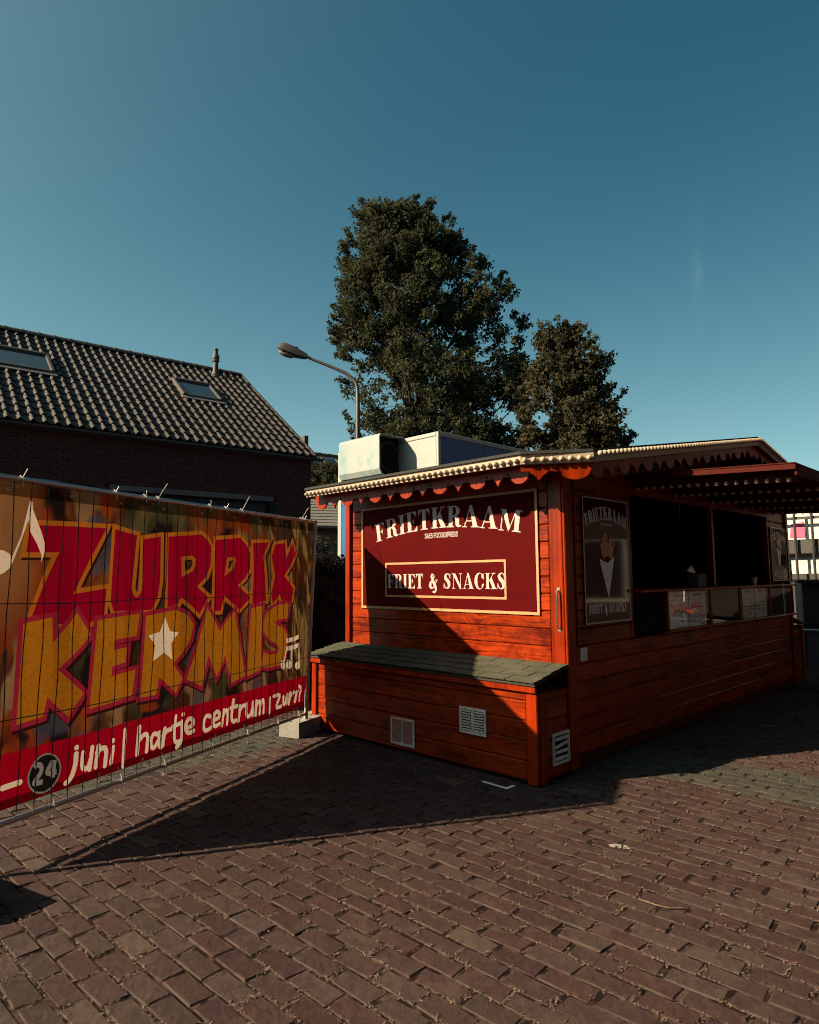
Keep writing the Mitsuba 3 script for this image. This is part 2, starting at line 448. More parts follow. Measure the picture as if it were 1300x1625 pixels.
leafmat('leaf_olive', (0.058, 0.060, 0.033), (0.038, 0.043, 0.027))
leafmat('leaf_brown', (0.068, 0.060, 0.033), (0.046, 0.044, 0.028))
leafmat('leaf_hedge', (0.0192, 0.0192, 0.01152), (0.01152, 0.01152, 0.00768), 0.4)
mat('cover_white', (0.3994, 0.3891, 0.3686), 0.5)
mat('cover_pink', (0.4096, 0.0512, 0.128), 0.5)
mat('bar_dark', lambda p, n, uv: mi.Color3f(0.022, 0.018, 0.018) * (0.7 + 0.6 * fbm(p.x * 4, p.y * 4, p.z * 9)), 0.5)
mat('grey_cloth', (0.0704, 0.0704, 0.0832), 0.8)

# the banner's print, measured in metres along the fence and up
BANNER_ZURRIK = [[[[0.351,1.82],[0.88,1.834],[0.641,1.415],[0.905,1.443],[0.887,1.283],[0.77,1.225],[0.57,1.238],[0.387,1.299],[0.541,1.667],[0.329,1.66]],[]],[[[0.966,1.835],[1.144,1.801],[1.122,1.438],[1.144,1.389],[1.172,1.379],[1.197,1.401],[1.214,1.436],[1.207,1.777],[1.382,1.807],[1.392,1.489],[1.377,1.378],[1.324,1.288],[0.974,1.294],[0.945,1.361]],[]],[[[1.461,1.811],[1.798,1.845],[1.871,1.803],[1.909,1.753],[1.909,1.608],[1.87,1.521],[1.762,1.444],[1.902,1.357],[1.799,1.233],[1.62,1.369],[1.592,1.309],[1.475,1.299]],[[[1.599,1.667],[1.692,1.679],[1.729,1.655],[1.731,1.605],[1.704,1.556],[1.615,1.518]]]],[[[1.963,1.812],[2.285,1.845],[2.396,1.789],[2.45,1.717],[2.448,1.582],[2.385,1.509],[2.264,1.447],[2.474,1.337],[2.302,1.242],[2.112,1.365],[2.062,1.245],[1.965,1.247]],[[[2.133,1.675],[2.21,1.683],[2.228,1.656],[2.204,1.58],[2.104,1.52]]]],[[[2.486,1.81],[2.724,1.825],[2.66,1.7],[2.694,1.525],[2.72,1.303],[2.494,1.272],[2.501,1.526]],[]],[[[2.808,1.809],[2.974,1.834],[2.993,1.691],[3.099,1.84],[3.175,1.737],[2.965,1.525],[3.118,1.401],[3.086,1.297],[2.93,1.296],[2.896,1.357],[2.803,1.271],[2.776,1.36],[2.814,1.525],[2.764,1.701]],[]]]
BANNER_KERMIS = [[[[0.334,1.258],[0.523,1.28],[0.533,1.128],[0.674,1.299],[0.791,1.158],[0.568,0.97],[0.742,0.807],[0.644,0.684],[0.512,0.819],[0.488,0.714],[0.32,0.7]],[]],[[[0.839,1.245],[1.197,1.267],[1.176,1.118],[0.988,1.107],[0.983,1.043],[1.105,1.048],[1.095,0.951],[0.967,0.939],[0.961,0.875],[1.174,0.891],[1.156,0.719],[0.795,0.702]],[]],[[[1.264,1.247],[1.579,1.276],[1.687,1.23],[1.737,1.16],[1.715,1.049],[1.65,0.95],[1.544,0.886],[1.659,0.766],[1.581,0.674],[1.404,0.812],[1.382,0.692],[1.221,0.699]],[]],[[[1.894,1.276],[2.051,1.082],[2.241,1.232],[2.387,0.691],[2.224,0.651],[2.131,0.886],[2.009,0.728],[1.914,0.902],[1.839,0.681],[1.69,0.755]],[]],[[[2.482,1.247],[2.684,1.261],[2.629,0.729],[2.605,0.702],[2.426,0.676]],[]],[[[3.059,1.27],[2.866,1.257],[2.738,1.204],[2.693,1.131],[2.696,1.027],[2.768,0.957],[2.874,0.901],[2.907,0.868],[2.886,0.823],[2.792,0.816],[2.69,0.85],[2.629,0.732],[2.774,0.703],[2.942,0.711],[2.996,0.752],[3.027,0.857],[3.047,0.963],[2.99,1.04],[2.87,1.073],[2.838,1.104],[2.891,1.125],[3.033,1.128]],[]]]
BANNER_WHITE = [[[1.455,1.226],[1.511,1.123],[1.611,1.106],[1.522,1.032],[1.539,0.917],[1.448,0.977],[1.344,0.927],[1.364,1.038],[1.293,1.111],[1.404,1.126]],[[0.35,1.955],[0.357,1.91],[0.427,1.778],[0.453,1.71],[0.451,1.656],[0.435,1.602],[0.434,1.648],[0.396,1.715],[0.347,1.781],[0.331,1.848],[0.303,1.748],[0.259,1.614],[0.241,1.57],[0.204,1.541],[0.159,1.526],[0.115,1.53],[0.091,1.561],[0.095,1.617],[0.123,1.653],[0.151,1.669],[0.197,1.667],[0.233,1.65],[0.248,1.628],[0.295,1.755],[0.333,1.954]],[[3.025,0.939],[3.271,0.957],[3.272,0.917],[3.026,0.898]],[[3.027,0.866],[3.272,0.88],[3.273,0.837],[3.027,0.825]],[[3.092,0.838],[3.112,0.84],[3.111,0.69],[3.09,0.693]],[[3.254,0.847],[3.275,0.847],[3.283,0.657],[3.262,0.66]],[[3.018,0.833],[3.036,0.834],[2.997,0.704],[2.981,0.706]],[[3.003,0.703],[2.999,0.681],[2.986,0.666],[2.969,0.663],[2.952,0.671],[2.939,0.689],[2.933,0.712],[2.938,0.734],[2.95,0.749],[2.967,0.753],[2.985,0.745],[2.998,0.727]],[[3.111,0.693],[3.105,0.672],[3.089,0.658],[3.066,0.655],[3.044,0.664],[3.027,0.681],[3.021,0.704],[3.026,0.725],[3.042,0.739],[3.065,0.742],[3.087,0.733],[3.104,0.715]],[[3.288,0.659],[3.279,0.64],[3.253,0.629],[3.218,0.628],[3.182,0.638],[3.157,0.655],[3.147,0.676],[3.156,0.695],[3.181,0.706],[3.216,0.707],[3.252,0.698],[3.278,0.68]]]
BANNER_BAND = [[0.214,0.564],[1.495,0.539],[3.327,0.566],[3.432,0.565]]
BANNER_STROKES = [[[0.261,0.377],[0.362,0.38]],[[0.712,0.489],[0.712,0.488]],[[0.712,0.451],[0.714,0.392],[0.699,0.328],[0.677,0.299],[0.659,0.293]],[[0.761,0.447],[0.759,0.369],[0.779,0.341],[0.808,0.345],[0.825,0.396]],[[0.832,0.461],[0.821,0.332]],[[0.879,0.458],[0.868,0.334]],[[0.871,0.42],[0.908,0.444],[0.942,0.428],[0.94,0.323]],[[0.998,0.423],[0.988,0.329]],[[0.994,0.467],[0.995,0.466]],[[1.112,0.506],[1.099,0.278]],[[1.226,0.504],[1.218,0.324]],[[1.226,0.413],[1.27,0.45],[1.31,0.433],[1.301,0.326]],[[1.413,0.414],[1.369,0.432],[1.342,0.395],[1.342,0.35],[1.374,0.325],[1.415,0.371]],[[1.428,0.425],[1.419,0.339],[1.444,0.319]],[[1.474,0.441],[1.459,0.33]],[[1.463,0.395],[1.5,0.425],[1.538,0.424]],[[1.592,0.504],[1.569,0.354],[1.599,0.312],[1.633,0.318]],[[1.55,0.438],[1.642,0.441]],[[1.663,0.451],[1.666,0.354],[1.642,0.297],[1.6,0.283]],[[1.671,0.502],[1.672,0.502]],[[1.702,0.394],[1.765,0.403],[1.764,0.449],[1.727,0.466],[1.701,0.43],[1.703,0.379],[1.731,0.351],[1.772,0.364]],[[1.946,0.437],[1.904,0.454],[1.873,0.418],[1.875,0.358],[1.911,0.332],[1.961,0.348]],[[1.983,0.401],[2.05,0.407],[2.048,0.448],[2.014,0.464],[1.985,0.439],[1.981,0.374],[2.009,0.345],[2.057,0.359]],[[2.107,0.457],[2.092,0.34]],[[2.096,0.41],[2.142,0.454],[2.175,0.434],[2.165,0.337]],[[2.248,0.51],[2.223,0.366],[2.253,0.332],[2.286,0.341]],[[2.197,0.45],[2.3,0.454]],[[2.327,0.447],[2.313,0.328]],[[2.318,0.408],[2.361,0.45],[2.392,0.44]],[[2.416,0.452],[2.412,0.368],[2.444,0.335],[2.486,0.35],[2.503,0.389]],[[2.516,0.445],[2.512,0.339]],[[2.564,0.448],[2.556,0.331]],[[2.561,0.406],[2.601,0.444],[2.627,0.426],[2.615,0.33]],[[2.628,0.394],[2.664,0.446],[2.695,0.425],[2.679,0.329]],[[2.792,0.431],[2.775,0.311]],[[2.844,0.442],[2.937,0.449],[2.858,0.331],[2.944,0.336]],[[2.979,0.415],[2.968,0.361],[3.002,0.337],[3.039,0.406]],[[3.047,0.427],[3.04,0.348]],[[3.09,0.432],[3.074,0.335]],[[3.086,0.398],[3.133,0.434]],[[3.173,0.428],[3.157,0.344]],[[3.169,0.403],[3.222,0.434]],[[3.257,0.469],[3.298,0.456],[3.299,0.422],[3.272,0.398],[3.268,0.368]],[[3.264,0.338],[3.265,0.338]]]
BANNER_DIGITS = [[[0.446,0.435],[0.464,0.449],[0.488,0.441],[0.499,0.418],[0.492,0.394],[0.46,0.367],[0.443,0.346],[0.507,0.343]],[[0.573,0.442],[0.525,0.378],[0.599,0.373]],[[0.582,0.445],[0.573,0.347]]]
BANNER_CIRC = [[0.516,0.388],[0.51,0.501],[0.522,0.275],[0.415,0.39],[0.621,0.386]]
# ------------------------------------------------------------------ ground and paving
def visible(pt):
    q = pt - EYE
    d = q @ _f
    return d > 0.3 and abs(q @ np.array([1, 0, 0]) / d) < 0.66 and abs(q @ _u / d) < 0.80


def np_cell(x, y=0, z=0):
    x, y, z = (np.asarray(np.floor(v) + 1000000, np.int64) for v in (x, y, z))
    h = (x * 374761393 + y * 668265263 + z * 2147483647) & 0xFFFFFFFF
    h = ((h ^ (h >> 13)) * 1274126177) & 0xFFFFFFFF
    return ((h ^ (h >> 16)) & 0xFFFFFF) / 16777215.0


gv = np.array([[-400, -120, -0.0045], [400, -120, -0.0045], [400, 700, -0.0045], [-400, 700, -0.0045]], float)
scene['ground'] = mikit.ply((gv, np.array([[0, 1, 2], [0, 2, 3]])), 'ground_sand')
tag('ground', 'reddish brown paved square around the snack stall', kind='structure')

bricks = []
for row in range(int(-4 / PW), int(11 / PW)):
    s = (float(np_cell(row, 7.0, 2.0)) - 0.5) * 0.16
    off = 0.5 * (row % 2) + s
    for col in range(-28, 42):
        b0, b1 = (col - off) * PL, (col + 1 - off) * PL
        c0, c1 = row * PW, (row + 1) * PW
        ctr = PB * (b0 + b1) / 2 + PC * (c0 + c1) / 2
        x, y = ctr[0], ctr[1]
        if not (-5.7 < x < 6.2 and 1.35 < y < 8.7 and abs(x) < 0.72 * y + 0.5):
            continue
        k = (ctr - KO)
        if 0.15 < k @ KX < 5.3 and 0.15 < k @ KY < 2.6:
            continue
        bricks.append((np.hypot(x, y), b0, b1, c0, c1, ctr))
bricks.sort(key=lambda q: (0 if visible(q[5]) else 1, q[0]))
MP = frame(np.zeros(3), PB, -PC)       # rows along x, z up


def brick_mesh(b0, b1, c0, c1):
    r = rng.random(14)
    gl = 0.0065 + 0.0045 * r[0]
    gs = 0.003 + 0.004 * r[1]
    L, Wd = b1 - b0 - 2 * gl, c1 - c0 - 2 * gs
    v, f = cbox(-L / 2, L / 2, -Wd / 2, Wd / 2, -0.05, 0.0, 0.0045)
    v = v.copy()
    # worn edges: every corner group wanders a little
    g = np.repeat(np.arange(8), 3)
    v[:, :2] += ((rng.random((8, 2)) - 0.5) * [0.014, 0.009])[g]
    v[:, 2] += (rng.random(24) - 0.6) * 0.0022 * (v[:, 2] > -0.02)
    a = (r[3] - 0.5) * 0.035
    v[:, :2] = v[:, :2] @ np.array([[math.cos(a), math.sin(a)], [-math.sin(a), math.cos(a)]])
    v[:, 2] += v[:, 0] * (r[4] - 0.5) * 0.024 + v[:, 1] * (r[5] - 0.5) * 0.045 + (r[6] - 0.5) * 0.005
    v[:, 0] += (b0 + b1) / 2
    v[:, 1] -= (c0 + c1) / 2
    return move((v, f), MP)


for q in bricks[:300]:
    add('paver', brick_mesh(*q[1:5]), 'paver_brick', 'ground')
add('paver_field', cat([brick_mesh(*q[1:5]) for q in bricks[300:]]), 'paver_brick', 'ground')
tag('ground__paver_field', kind='stuff')

# dry grass and sand crumbs in the joints
fl_v, fl_f, n = [], [], 0
near = [q for q in bricks if visible(q[5]) and q[0] < 7]
for _ in range(60000):
    q = near[int(len(near) * rng.random() ** 1.15)]
    end = rng.random() < 0.45
    if end:
        b, c = q[1] + rng.normal(0, 0.007), q[3] + rng.random() * PW
    else:
        b, c = q[1] + rng.random() * PL, q[3] + rng.normal(0, 0.006)
    pt = PB * b + PC * c
    clump = meshkit.noise(pt * 9.0, 4)
    if clump < 0.34 + 0.25 * rng.random():
        continue
    a, ln, w = rng.random() * 6.28, 0.003 + 0.010 * rng.random() ** 2, 0.0012 + 0.0020 * rng.random()
    if rng.random() < 0.05:
        ln *= 2.6
    u = np.array([math.cos(a), math.sin(a), (rng.random() - 0.3) * 0.9])
    sd = np.array([-math.sin(a), math.cos(a), (rng.random() - 0.5)]) * w
    o = pt + [0, 0, 0.001 + 0.004 * rng.random()]
    fl_v.append(np.array([o - u * ln / 2 - sd, o - u * ln / 2 + sd, o + u * ln / 2 + sd * 0.5, o + u * ln / 2 - sd * 0.5]))
    fl_f.append(np.array([[0, 1, 2], [0, 2, 3]]) + n)
    n += 4
add('dry_grass', (np.vstack(fl_v), np.vstack(fl_f)), 'straw')
tag('dry_grass', 'pale dry grass and crumbs scattered along the joints of the pavers', kind='stuff')


def straw(pts, r, label):
    pts = np.array([[x, y, 0.006 + 0.004 * math.sin(3 * i)] for i, (x, y) in enumerate(pts)])
    k = add('straw_stalk', tube(pts, r, 5), 'straw')
    tag(k, label, 'straw')


straw([(1.05, 3.24), (1.11, 3.18), (1.16, 3.155), (1.22, 3.15)], 0.0035, 'long curved pale straw lying on the pavers right of centre')
splash = np.random.default_rng(4)
sp = union_all([Point(0.028 * splash.normal(), 0.020 * splash.normal()).buffer(.003 + .009 * splash.random(), 5) for _ in range(18)])
k = add('pale_splash', prism(affinity.translate(sp, 1.13, 3.86), 0.0035, 0.0042, 'xyz'), 'splash_white')
tag(k, 'small pale splash dried on the pavers, right of the middle', 'splash')
k = add('paper_strip', prism([(0, 0), (0.235, 0.0), (0.235, 0.10), (0.205, 0.10), (0.205, 0.028), (0, 0.028)], 0.004, 0.0055, 'xyz'), 'paper', None,
        frame(np.array([0.515, 5.03, 0.0]), np.array([0.667, -0.745, 0]), np.array([0.745, 0.667, 0])))
tag(k, 'thin white strip of paper lying on the pavers before the storage box', 'paper')

# ------------------------------------------------------------------ the snack stall
ST = thing('snack_stall', 'orange stained wooden snack stall with bulb lined eaves and dark red sign', 'food stall')
LW, LSID, ZB = 2.69, 5.56, 0.138


def K(name, m, mt, parent=ST, **kw):
    return add(name, m, mt, parent, MK, **kw)


# walls: a dark backing with every weatherboard on it
fw = K('front_wall', bx(0.022, 0.06, 0.03, 2.66, 0.05, 2.44), 'wood_dark')
z = 0.812
while z < 2.33:
    K('board', cbox(-0.006, 0.021, 0.135, 2.585, z + 0.002, z + ZB - 0.002, 0.009), 'wood_boards', fw)
    z += ZB
sw = K('side_wall', bx(0.03, LSID - 0.02, 0.022, 0.06, 0.05, 0.96), 'wood_dark')
z = 0.122
while z < 0.93:
    K('board', cbox(0.11, LSID - 0.07, -0.006, 0.021, z + 0.002, min(z + ZB, 0.955) - 0.002, 0.009), 'wood_boards', sw)
    z += ZB
p1 = K('poster_wall', bx(0.03, 1.04, 0.022, 0.06, 0.96, 2.44), 'wood_dark')
p2 = K('poster_wall', bx(4.80, LSID - 0.02, 0.022, 0.06, 1.39, 2.44), 'wood_dark')
while z < 2.33:
    K('board', cbox(0.11, 1.03, -0.006, 0.021, z + 0.002, z + ZB - 0.002, 0.009), 'wood_boards', p1)
    if z > 1.38:
        K('board', cbox(4.81, LSID - 0.07, -0.006, 0.021, z + 0.002, z + ZB - 0.002, 0.009), 'wood_boards', p2)
    z += ZB
K('plinth', bx(0.06, LSID - 0.06, 0.07, 2.6, 0.0, 0.12), 'wood_dark')
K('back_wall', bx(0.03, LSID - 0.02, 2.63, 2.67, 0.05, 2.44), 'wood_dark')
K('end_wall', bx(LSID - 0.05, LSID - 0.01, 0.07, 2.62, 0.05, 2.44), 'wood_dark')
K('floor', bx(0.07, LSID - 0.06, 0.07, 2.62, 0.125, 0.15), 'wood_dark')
for x0, x1, y0, y1, z0 in ((-0.02, 0.10, -0.022, 0.0, 0.03), (-0.022, -0.002, 0.002, 0.125, 0.80), (-0.022, 0.03, 2.615, 2.69, 0.80), (LSID - 0.06, LSID + 0.01, -0.03, 0.03, 0.03), (LSID - 0.06, LSID, 2.62, 2.69, 0.03)):
    K('corner_post', cbox(x0, x1, y0, y1, z0, 2.36, 0.006), 'wood_posts')
K('trim_strip', cbox(0.135, 0.152, -0.020, -0.006, 0.95, 2.3, 0.004), 'wood_posts')
K('opening_post', cbox(1.035, 1.085, -0.012, 0.05, 0.96, 2.36, 0.005), 'wood_posts')
K('opening_post', cbox(2.96, 3.02, -0.005, 0.05, 1.38, 2.30, 0.005), 'wood_posts')
K('opening_post', cbox(4.76, 4.80, -0.012, 0.05, 1.38, 2.36, 0.005), 'wood_posts')
K('header_beam', cbox(1.09, 4.755, -0.012, 0.05, 2.24, 2.40, 0.006), 'wood_boards')
hd = K('grab_handle', tube([(-0.022, 0.045, 1.395), (-0.05, 0.045, 1.385), (-0.055, 0.045, 1.36), (-0.055, 0.045, 1.13), (-0.05, 0.045, 1.105), (-0.022, 0.045, 1.095)], 0.0075, 8), 'steel', smooth=40)
for zz in (1.40, 1.09):
    K('foot', cbox(-0.027, -0.0225, 0.030, 0.060, zz - 0.016, zz + 0.016, 0.002), 'steel', hd)
K('label_plate', cbox(0.175, 0.275, -0.0135, -0.0065, 0.83, 0.935, 0.002), 'vent_white')


# ---- lettering: bold upright serif capitals with hairlines
def R4(a, b, c, d):
    return sbox(a, b, c, d)


def vstroke(pts):
    out = []
    for (x0, y0, r0), (x1, y1, r1) in zip(pts[:-1], pts[1:]):
        out.append(union_all([Point(x0, y0).buffer(r0, 6), Point(x1, y1).buffer(r1, 6)]).convex_hull)
    return union_all(out)


def ell(cx, cy, rx, ry):
    return affinity.translate(affinity.scale(Point(0, 0).buffer(1, 14), rx, ry), cx, cy)


h_ = 0.05
stem = lambda: [R4(.11, 0, .33, 1), R4(.02, 0, .42, h_), R4(.02, 1 - h_, .42, 1)]
beak = lambda x, top: Polygon([(x - .20, 1 - h_), (x, 1), (x, .68), (x - .05, .80)]) if top else Polygon([(x - .20, h_), (x, 0), (x, .32), (x - .05, .20)])
GLYPH = {
    'I': (.46, stem()),
    'F': (.70, stem() + [R4(.11, 1 - h_, .66, 1), beak(.66, 1), R4(.3, .49, .5, .53), Polygon([(.52, .33), (.52, .69), (.44, .53), (.44, .49)])]),
    'E': (.74, stem() + [R4(.11, 1 - h_, .66, 1), beak(.66, 1), R4(.11, 0, .70, h_), beak(.70, 0), R4(.3, .49, .5, .53), Polygon([(.52, .33), (.52, .69), (.44, .53), (.44, .49)])]),
    'T': (.76, [R4(.26, 0, .48, 1), R4(.15, 0, .59, h_), R4(.03, 1 - h_, .71, 1), beak(.71, 1), affinity.scale(beak(.71, 1), -1, 1, origin=(.37, .5))]),
    'R': (.84, stem() + [ell(.40, .745, .33, .255).difference(ell(.37, .745, .155, .205)).intersection(R4(.3, 0, 1, 1)), R4(.11, 1 - h_, .42, 1), R4(.3, .47, .45, .52),
                         Polygon([(.38, .52), (.52, .53), (.64, .46), (.70, .34), (.70, .12), (.73, .055), (.80, .10), (.83, .07), (.77, .0), (.64, -.01), (.53, .04), (.49, .15), (.48, .36), (.44, .46), (.38, .48)])]),
    'K': (.90, stem() + [Polygon([(.30, .40), (.30, .48), (.66, .97), (.72, .97)]), R4(.54, 1 - h_, .84, 1), Polygon([(.38, .52), (.54, .74), (.86, .03), (.60, .03)]), R4(.50, 0, .92, h_)]),
    'A': (.92, [Polygon([(.10, .03), (.16, .03), (.43, .90), (.39, .98)]), Polygon([(.36, 1.02), (.50, 1.02), (.84, .03), (.58, .03)]), R4(.2, .27, .66, .315), R4(.0, 0, .27, h_), R4(.48, 0, .92, h_)]),
    'M': (1.12, [R4(.11, 0, .165, 1), Polygon([(.08, 1), (.32, 1), (.58, .18), (.50, -.02)]), Polygon([(.49, -.02), (.56, .12), (.84, 1), (.78, 1)]), R4(.77, 0, .99, 1), R4(.01, 0, .27, h_), R4(.68, 0, 1.09, h_), R4(.02, 1 - h_, .3, 1), R4(.8, 1 - h_, 1.09, 1)]),
    'N': (.92, [R4(.13, 0, .18, 1), Polygon([(.08, 1), (.32, 1), (.80, .12), (.80, -.02), (.70, -.02)]), R4(.75, 0, .80, 1), R4(.02, 0, .29, h_), R4(.64, 1 - h_, .91, 1), R4(.02, 1 - h_, .3, 1)]),
    'C': (.82, [ell(.42, .5, .40, .525).difference(ell(.47, .5, .215, .475)).difference(R4(.6, .30, 1, .66)), Polygon([(.60, .70), (.76, .60), (.76, 1.0), (.70, .93), (.60, .97)]), Polygon([(.62, .30), (.77, .34), (.72, .16), (.6, .05)])]),
    'S': (.72, [vstroke([(.58, .80, .03), (.52, .93, .03), (.38, .985, .035), (.25, .93, .06), (.18, .80, .095), (.24, .66, .12), (.38, .53, .13), (.49, .40, .13), (.52, .24, .11), (.46, .09, .07), (.34, .015, .035), (.20, .06, .03), (.11, .22, .03)]),
                Polygon([(.55, .70), (.63, .66), (.63, 1.01), (.58, .96)]), Polygon([(.05, .0), (.10, .05), (.13, .34), (.05, .36)])]),
    '&': (.84, [vstroke([(.74, .56, .03), (.66, .40, .03), (.52, .16, .045), (.36, .02, .045), (.20, .04, .08), (.13, .20, .115), (.18, .38, .10), (.34, .55, .045), (.46, .68, .045), (.50, .82, .05), (.42, .95, .035), (.30, .95, .055), (.26, .82, .085), (.34, .62, .10), (.50, .34, .125), (.64, .08, .10), (.66, -.12, .07), (.54, -.26, .055), (.42, -.22, .07)]), R4(.60, .55, .84, .59)]),
    ' ': (.42, []),
}


def word(text, height, width, track=0.03):
    """a shapely shape: baseline on y = 0, from x = 0 to width"""
    x, out = 0.0, []
    for ch in text:
        w, parts = GLYPH[ch]
        if parts:
            out.append((affinity.translate(union_all(parts), x, 0), x + w / 2))
        x += w + track
    sx = width / (x - track)
    return [(affinity.scale(g, sx, height, origin=(0, 0)), c * sx) for g, c in out]


def arch(word_shapes, width, sag, lean=0.6, grow=0.0):
    out = []
    for g, c in word_shapes:
        t = (c / width - 0.5) * 2
        dy = -sag * t * t
        slope = -2 * sag * t * 2 / width
        g = affinity.scale(g, 1, 1 + grow * (1 - t * t), origin=(0, 0))
        g = affinity.rotate(g, math.degrees(math.atan(slope)) * lean, origin=(c, 0))
        out.append(affinity.translate(g, 0, dy))
    return out


def on_front(shapes, x_right_to_left, zbase, mt, parent, name='lettering', d=(-0.0205, -0.0182)):
    ms = []
    for g in shapes:                   # text x runs towards -y of the stall
        g = affinity.affine_transform(g, [-1, 0, 0, 1, x_right_to_left, zbase])
        ms.append(prism(g, d[0], d[1], 'yzx'))
    return K(name, cat(ms), mt, parent)


def on_side(shapes, x0, zbase, mt, parent, name='lettering', d=(-0.0235, -0.0215)):
    ms = [prism(affinity.translate(g, x0, zbase), d[0], d[1], 'xzy') for g in shapes]
    return K(name, cat(ms), mt, parent)


sg = K('sign_board', cbox(-0.018, -0.0065, 0.224, 2.424, 1.188, 2.222, 0.002), 'sign_red')


def ring(y0, y1, z0, z1, w, x0, x1):
    return cat([bx(x0, x1, y0, y0 + w, z0, z1), bx(x0, x1, y1 - w, y1, z0, z1), bx(x0, x1, y0 + w, y1 - w, z0, z0 + w), bx(x0, x1, y0 + w, y1 - w, z1 - w, z1)])


K('gold_border', ring(0.228, 2.420, 1.192, 2.218, 0.024, -0.0205, -0.0182), 'sign_gold', sg)
K('text_frame', ring(0.555, 2.056, 1.311, 1.647, 0.020, -0.0205, -0.0182), 'sign_gold', sg)
on_front(arch(word('FRIETKRAAM', 0.178, 1.80, 0.02), 1.80, 0.100, 0.75, 0.10), 2.19, 1.955, 'letter_ink', sg)
on_front([g for g, c in word('FRIET & SNACKS', 0.137, 1.47, 0.03)], 2.025, 1.397, 'letter_ink', sg)


def small_text(text, height, width, bold=True):
    m = meshkit.text_mesh(text, height, 0.002, bold)
    v = np.array(m.vertices)
    v[:, 0] -= v[:, 0].min()
    v[:, 0] *= width / v[:, 0].max()
    return v, np.array(m.faces)


v, f = small_text('SAES FOODEXPRESS', 0.046, 0.415)
K('lettering', (np.stack([-0.0185 - v[:, 2], 1.50 - v[:, 0], 1.866 + v[:, 1]], -1), f), 'letter_ink', sg)


def poster(x0, x1, z0, z1):
    w = x1 - x0
    s = w / 0.78
    po = K('poster', cbox(x0, x1, -0.021, -0.0065, z0, z1, 0.002), 'poster_dark')
    K('poster_border', cat([bx(x0, x0 + .012, -.0235, -.0215, z0, z1), bx(x1 - .012, x1, -.0235, -.0215, z0, z1), bx(x0 + .012, x1 - .012, -.0235, -.0215, z0, z0 + .012), bx(x0 + .012, x1 - .012, -.0235, -.0215, z1 - .012, z1)]), 'poster_grey', po)
    ww = 0.70 * s
    on_side(arch(word('FRIETKRAAM', 0.10 * s, ww, 0.02), ww, 0.07 * s, 0.7, 0.15), x0 + 0.04 * s, z1 - 0.185 * s, 'poster_white', po)
    on_side([g for g, c in word('FRIET & SNACKS', 0.075 * s, 0.64 * s, 0.03)], x0 + 0.06 * s, z0 + 0.085 * s, 'poster_white', po)
    vv, ff = small_text('SAES FOODEXPRESS', 0.016 * s, 0.20 * s)
    K('lettering', (np.stack([x0 + .29 * s + vv[:, 0], -0.0215 - vv[:, 2], z1 - 0.235 * s + vv[:, 1]], -1), ff), 'poster_white', po)
    cx, zc = x0 + 0.385 * s, z0 + 0.21 * s
    K('paper_cone', prism([(cx - .135 * s, zc + .335 * s), (cx + .005 * s, zc), (cx + .125 * s, zc + .36 * s), (cx + .0 * s, zc + .30 * s)], -0.0235, -0.0215, 'xzy'), 'poster_white', po)
    K('cone_fold', cat([prism([(cx - .10 * s, zc + .31 * s), (cx - .085 * s, zc + .31 * s), (cx + .075 * s, zc + .235 * s), (cx + .07 * s, zc + .225 * s)], -0.0245, -0.0237, 'xzy'),
                        prism([(cx - .05 * s, zc + .155 * s), (cx - .04 * s, zc + .145 * s), (cx + .06 * s, zc + .195 * s), (cx + .055 * s, zc + .205 * s)], -0.0245, -0.0237, 'xzy')]), 'poster_grey', po)
    fr, lr = [], np.random.default_rng(3)
    for i in range(26):
        t = lr.random() * 2 - 1
        bx_, bz = cx + t * 0.085 * s, zc + (0.34 + 0.03 * lr.random()) * s
        ang = t * 0.30 + lr.normal(0, 0.10)
        ln = (0.10 + 0.13 * (1 - t * t) * lr.random()) * s
        q = affinity.translate(affinity.rotate(sbox(-.008 * s, 0, .008 * s, ln), -math.degrees(ang), origin=(0, 0)), bx_, bz)
        fr.append(prism(q, -0.0262 - 0.0012 * i / 26, -0.0238 - 0.0012 * i / 26, 'xzy'))
    K('fries', cat(fr), 'fries_gold', po)
    return po


poster(0.253, 1.011, 1.113, 2.155)
poster(4.85, 5.47, 1.42, 2.12)

# ---- counter, glass show case
K('counter_top', cbox(1.09, LSID + 0.03, -0.10, 0.35, 1.350, 1.378, 0.006), 'wood_boards')
K('counter_sill', cbox(1.60, LSID + 0.05, -0.075, 0.03, 0.960, 0.985, 0.006), 'wood_boards')
for x in (1.68, 2.705, 3.56, 4.60, 5.52):
    K('glass_post', cbox(x, x + (0.04 if x != 3.56 else 0.09), -0.05, -0.02, 0.986, 1.349, 0.004), 'wood_posts')
for x0, x1 in ((1.725, 2.70), (2.75, 3.555), (3.655, 4.595), (4.645, 5.515)):
    K('glass_pane', (np.array([[x0, -0.04, 0.988], [x1, -0.04, 0.988], [x1, -0.04, 1.348], [x0, -0.04, 1.348]]), np.array([[0, 1, 2], [0, 2, 3]])), 'pane_glass')
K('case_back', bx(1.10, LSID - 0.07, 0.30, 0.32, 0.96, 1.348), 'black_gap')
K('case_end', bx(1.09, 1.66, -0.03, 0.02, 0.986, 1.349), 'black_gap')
lr = np.random.default_rng(12)
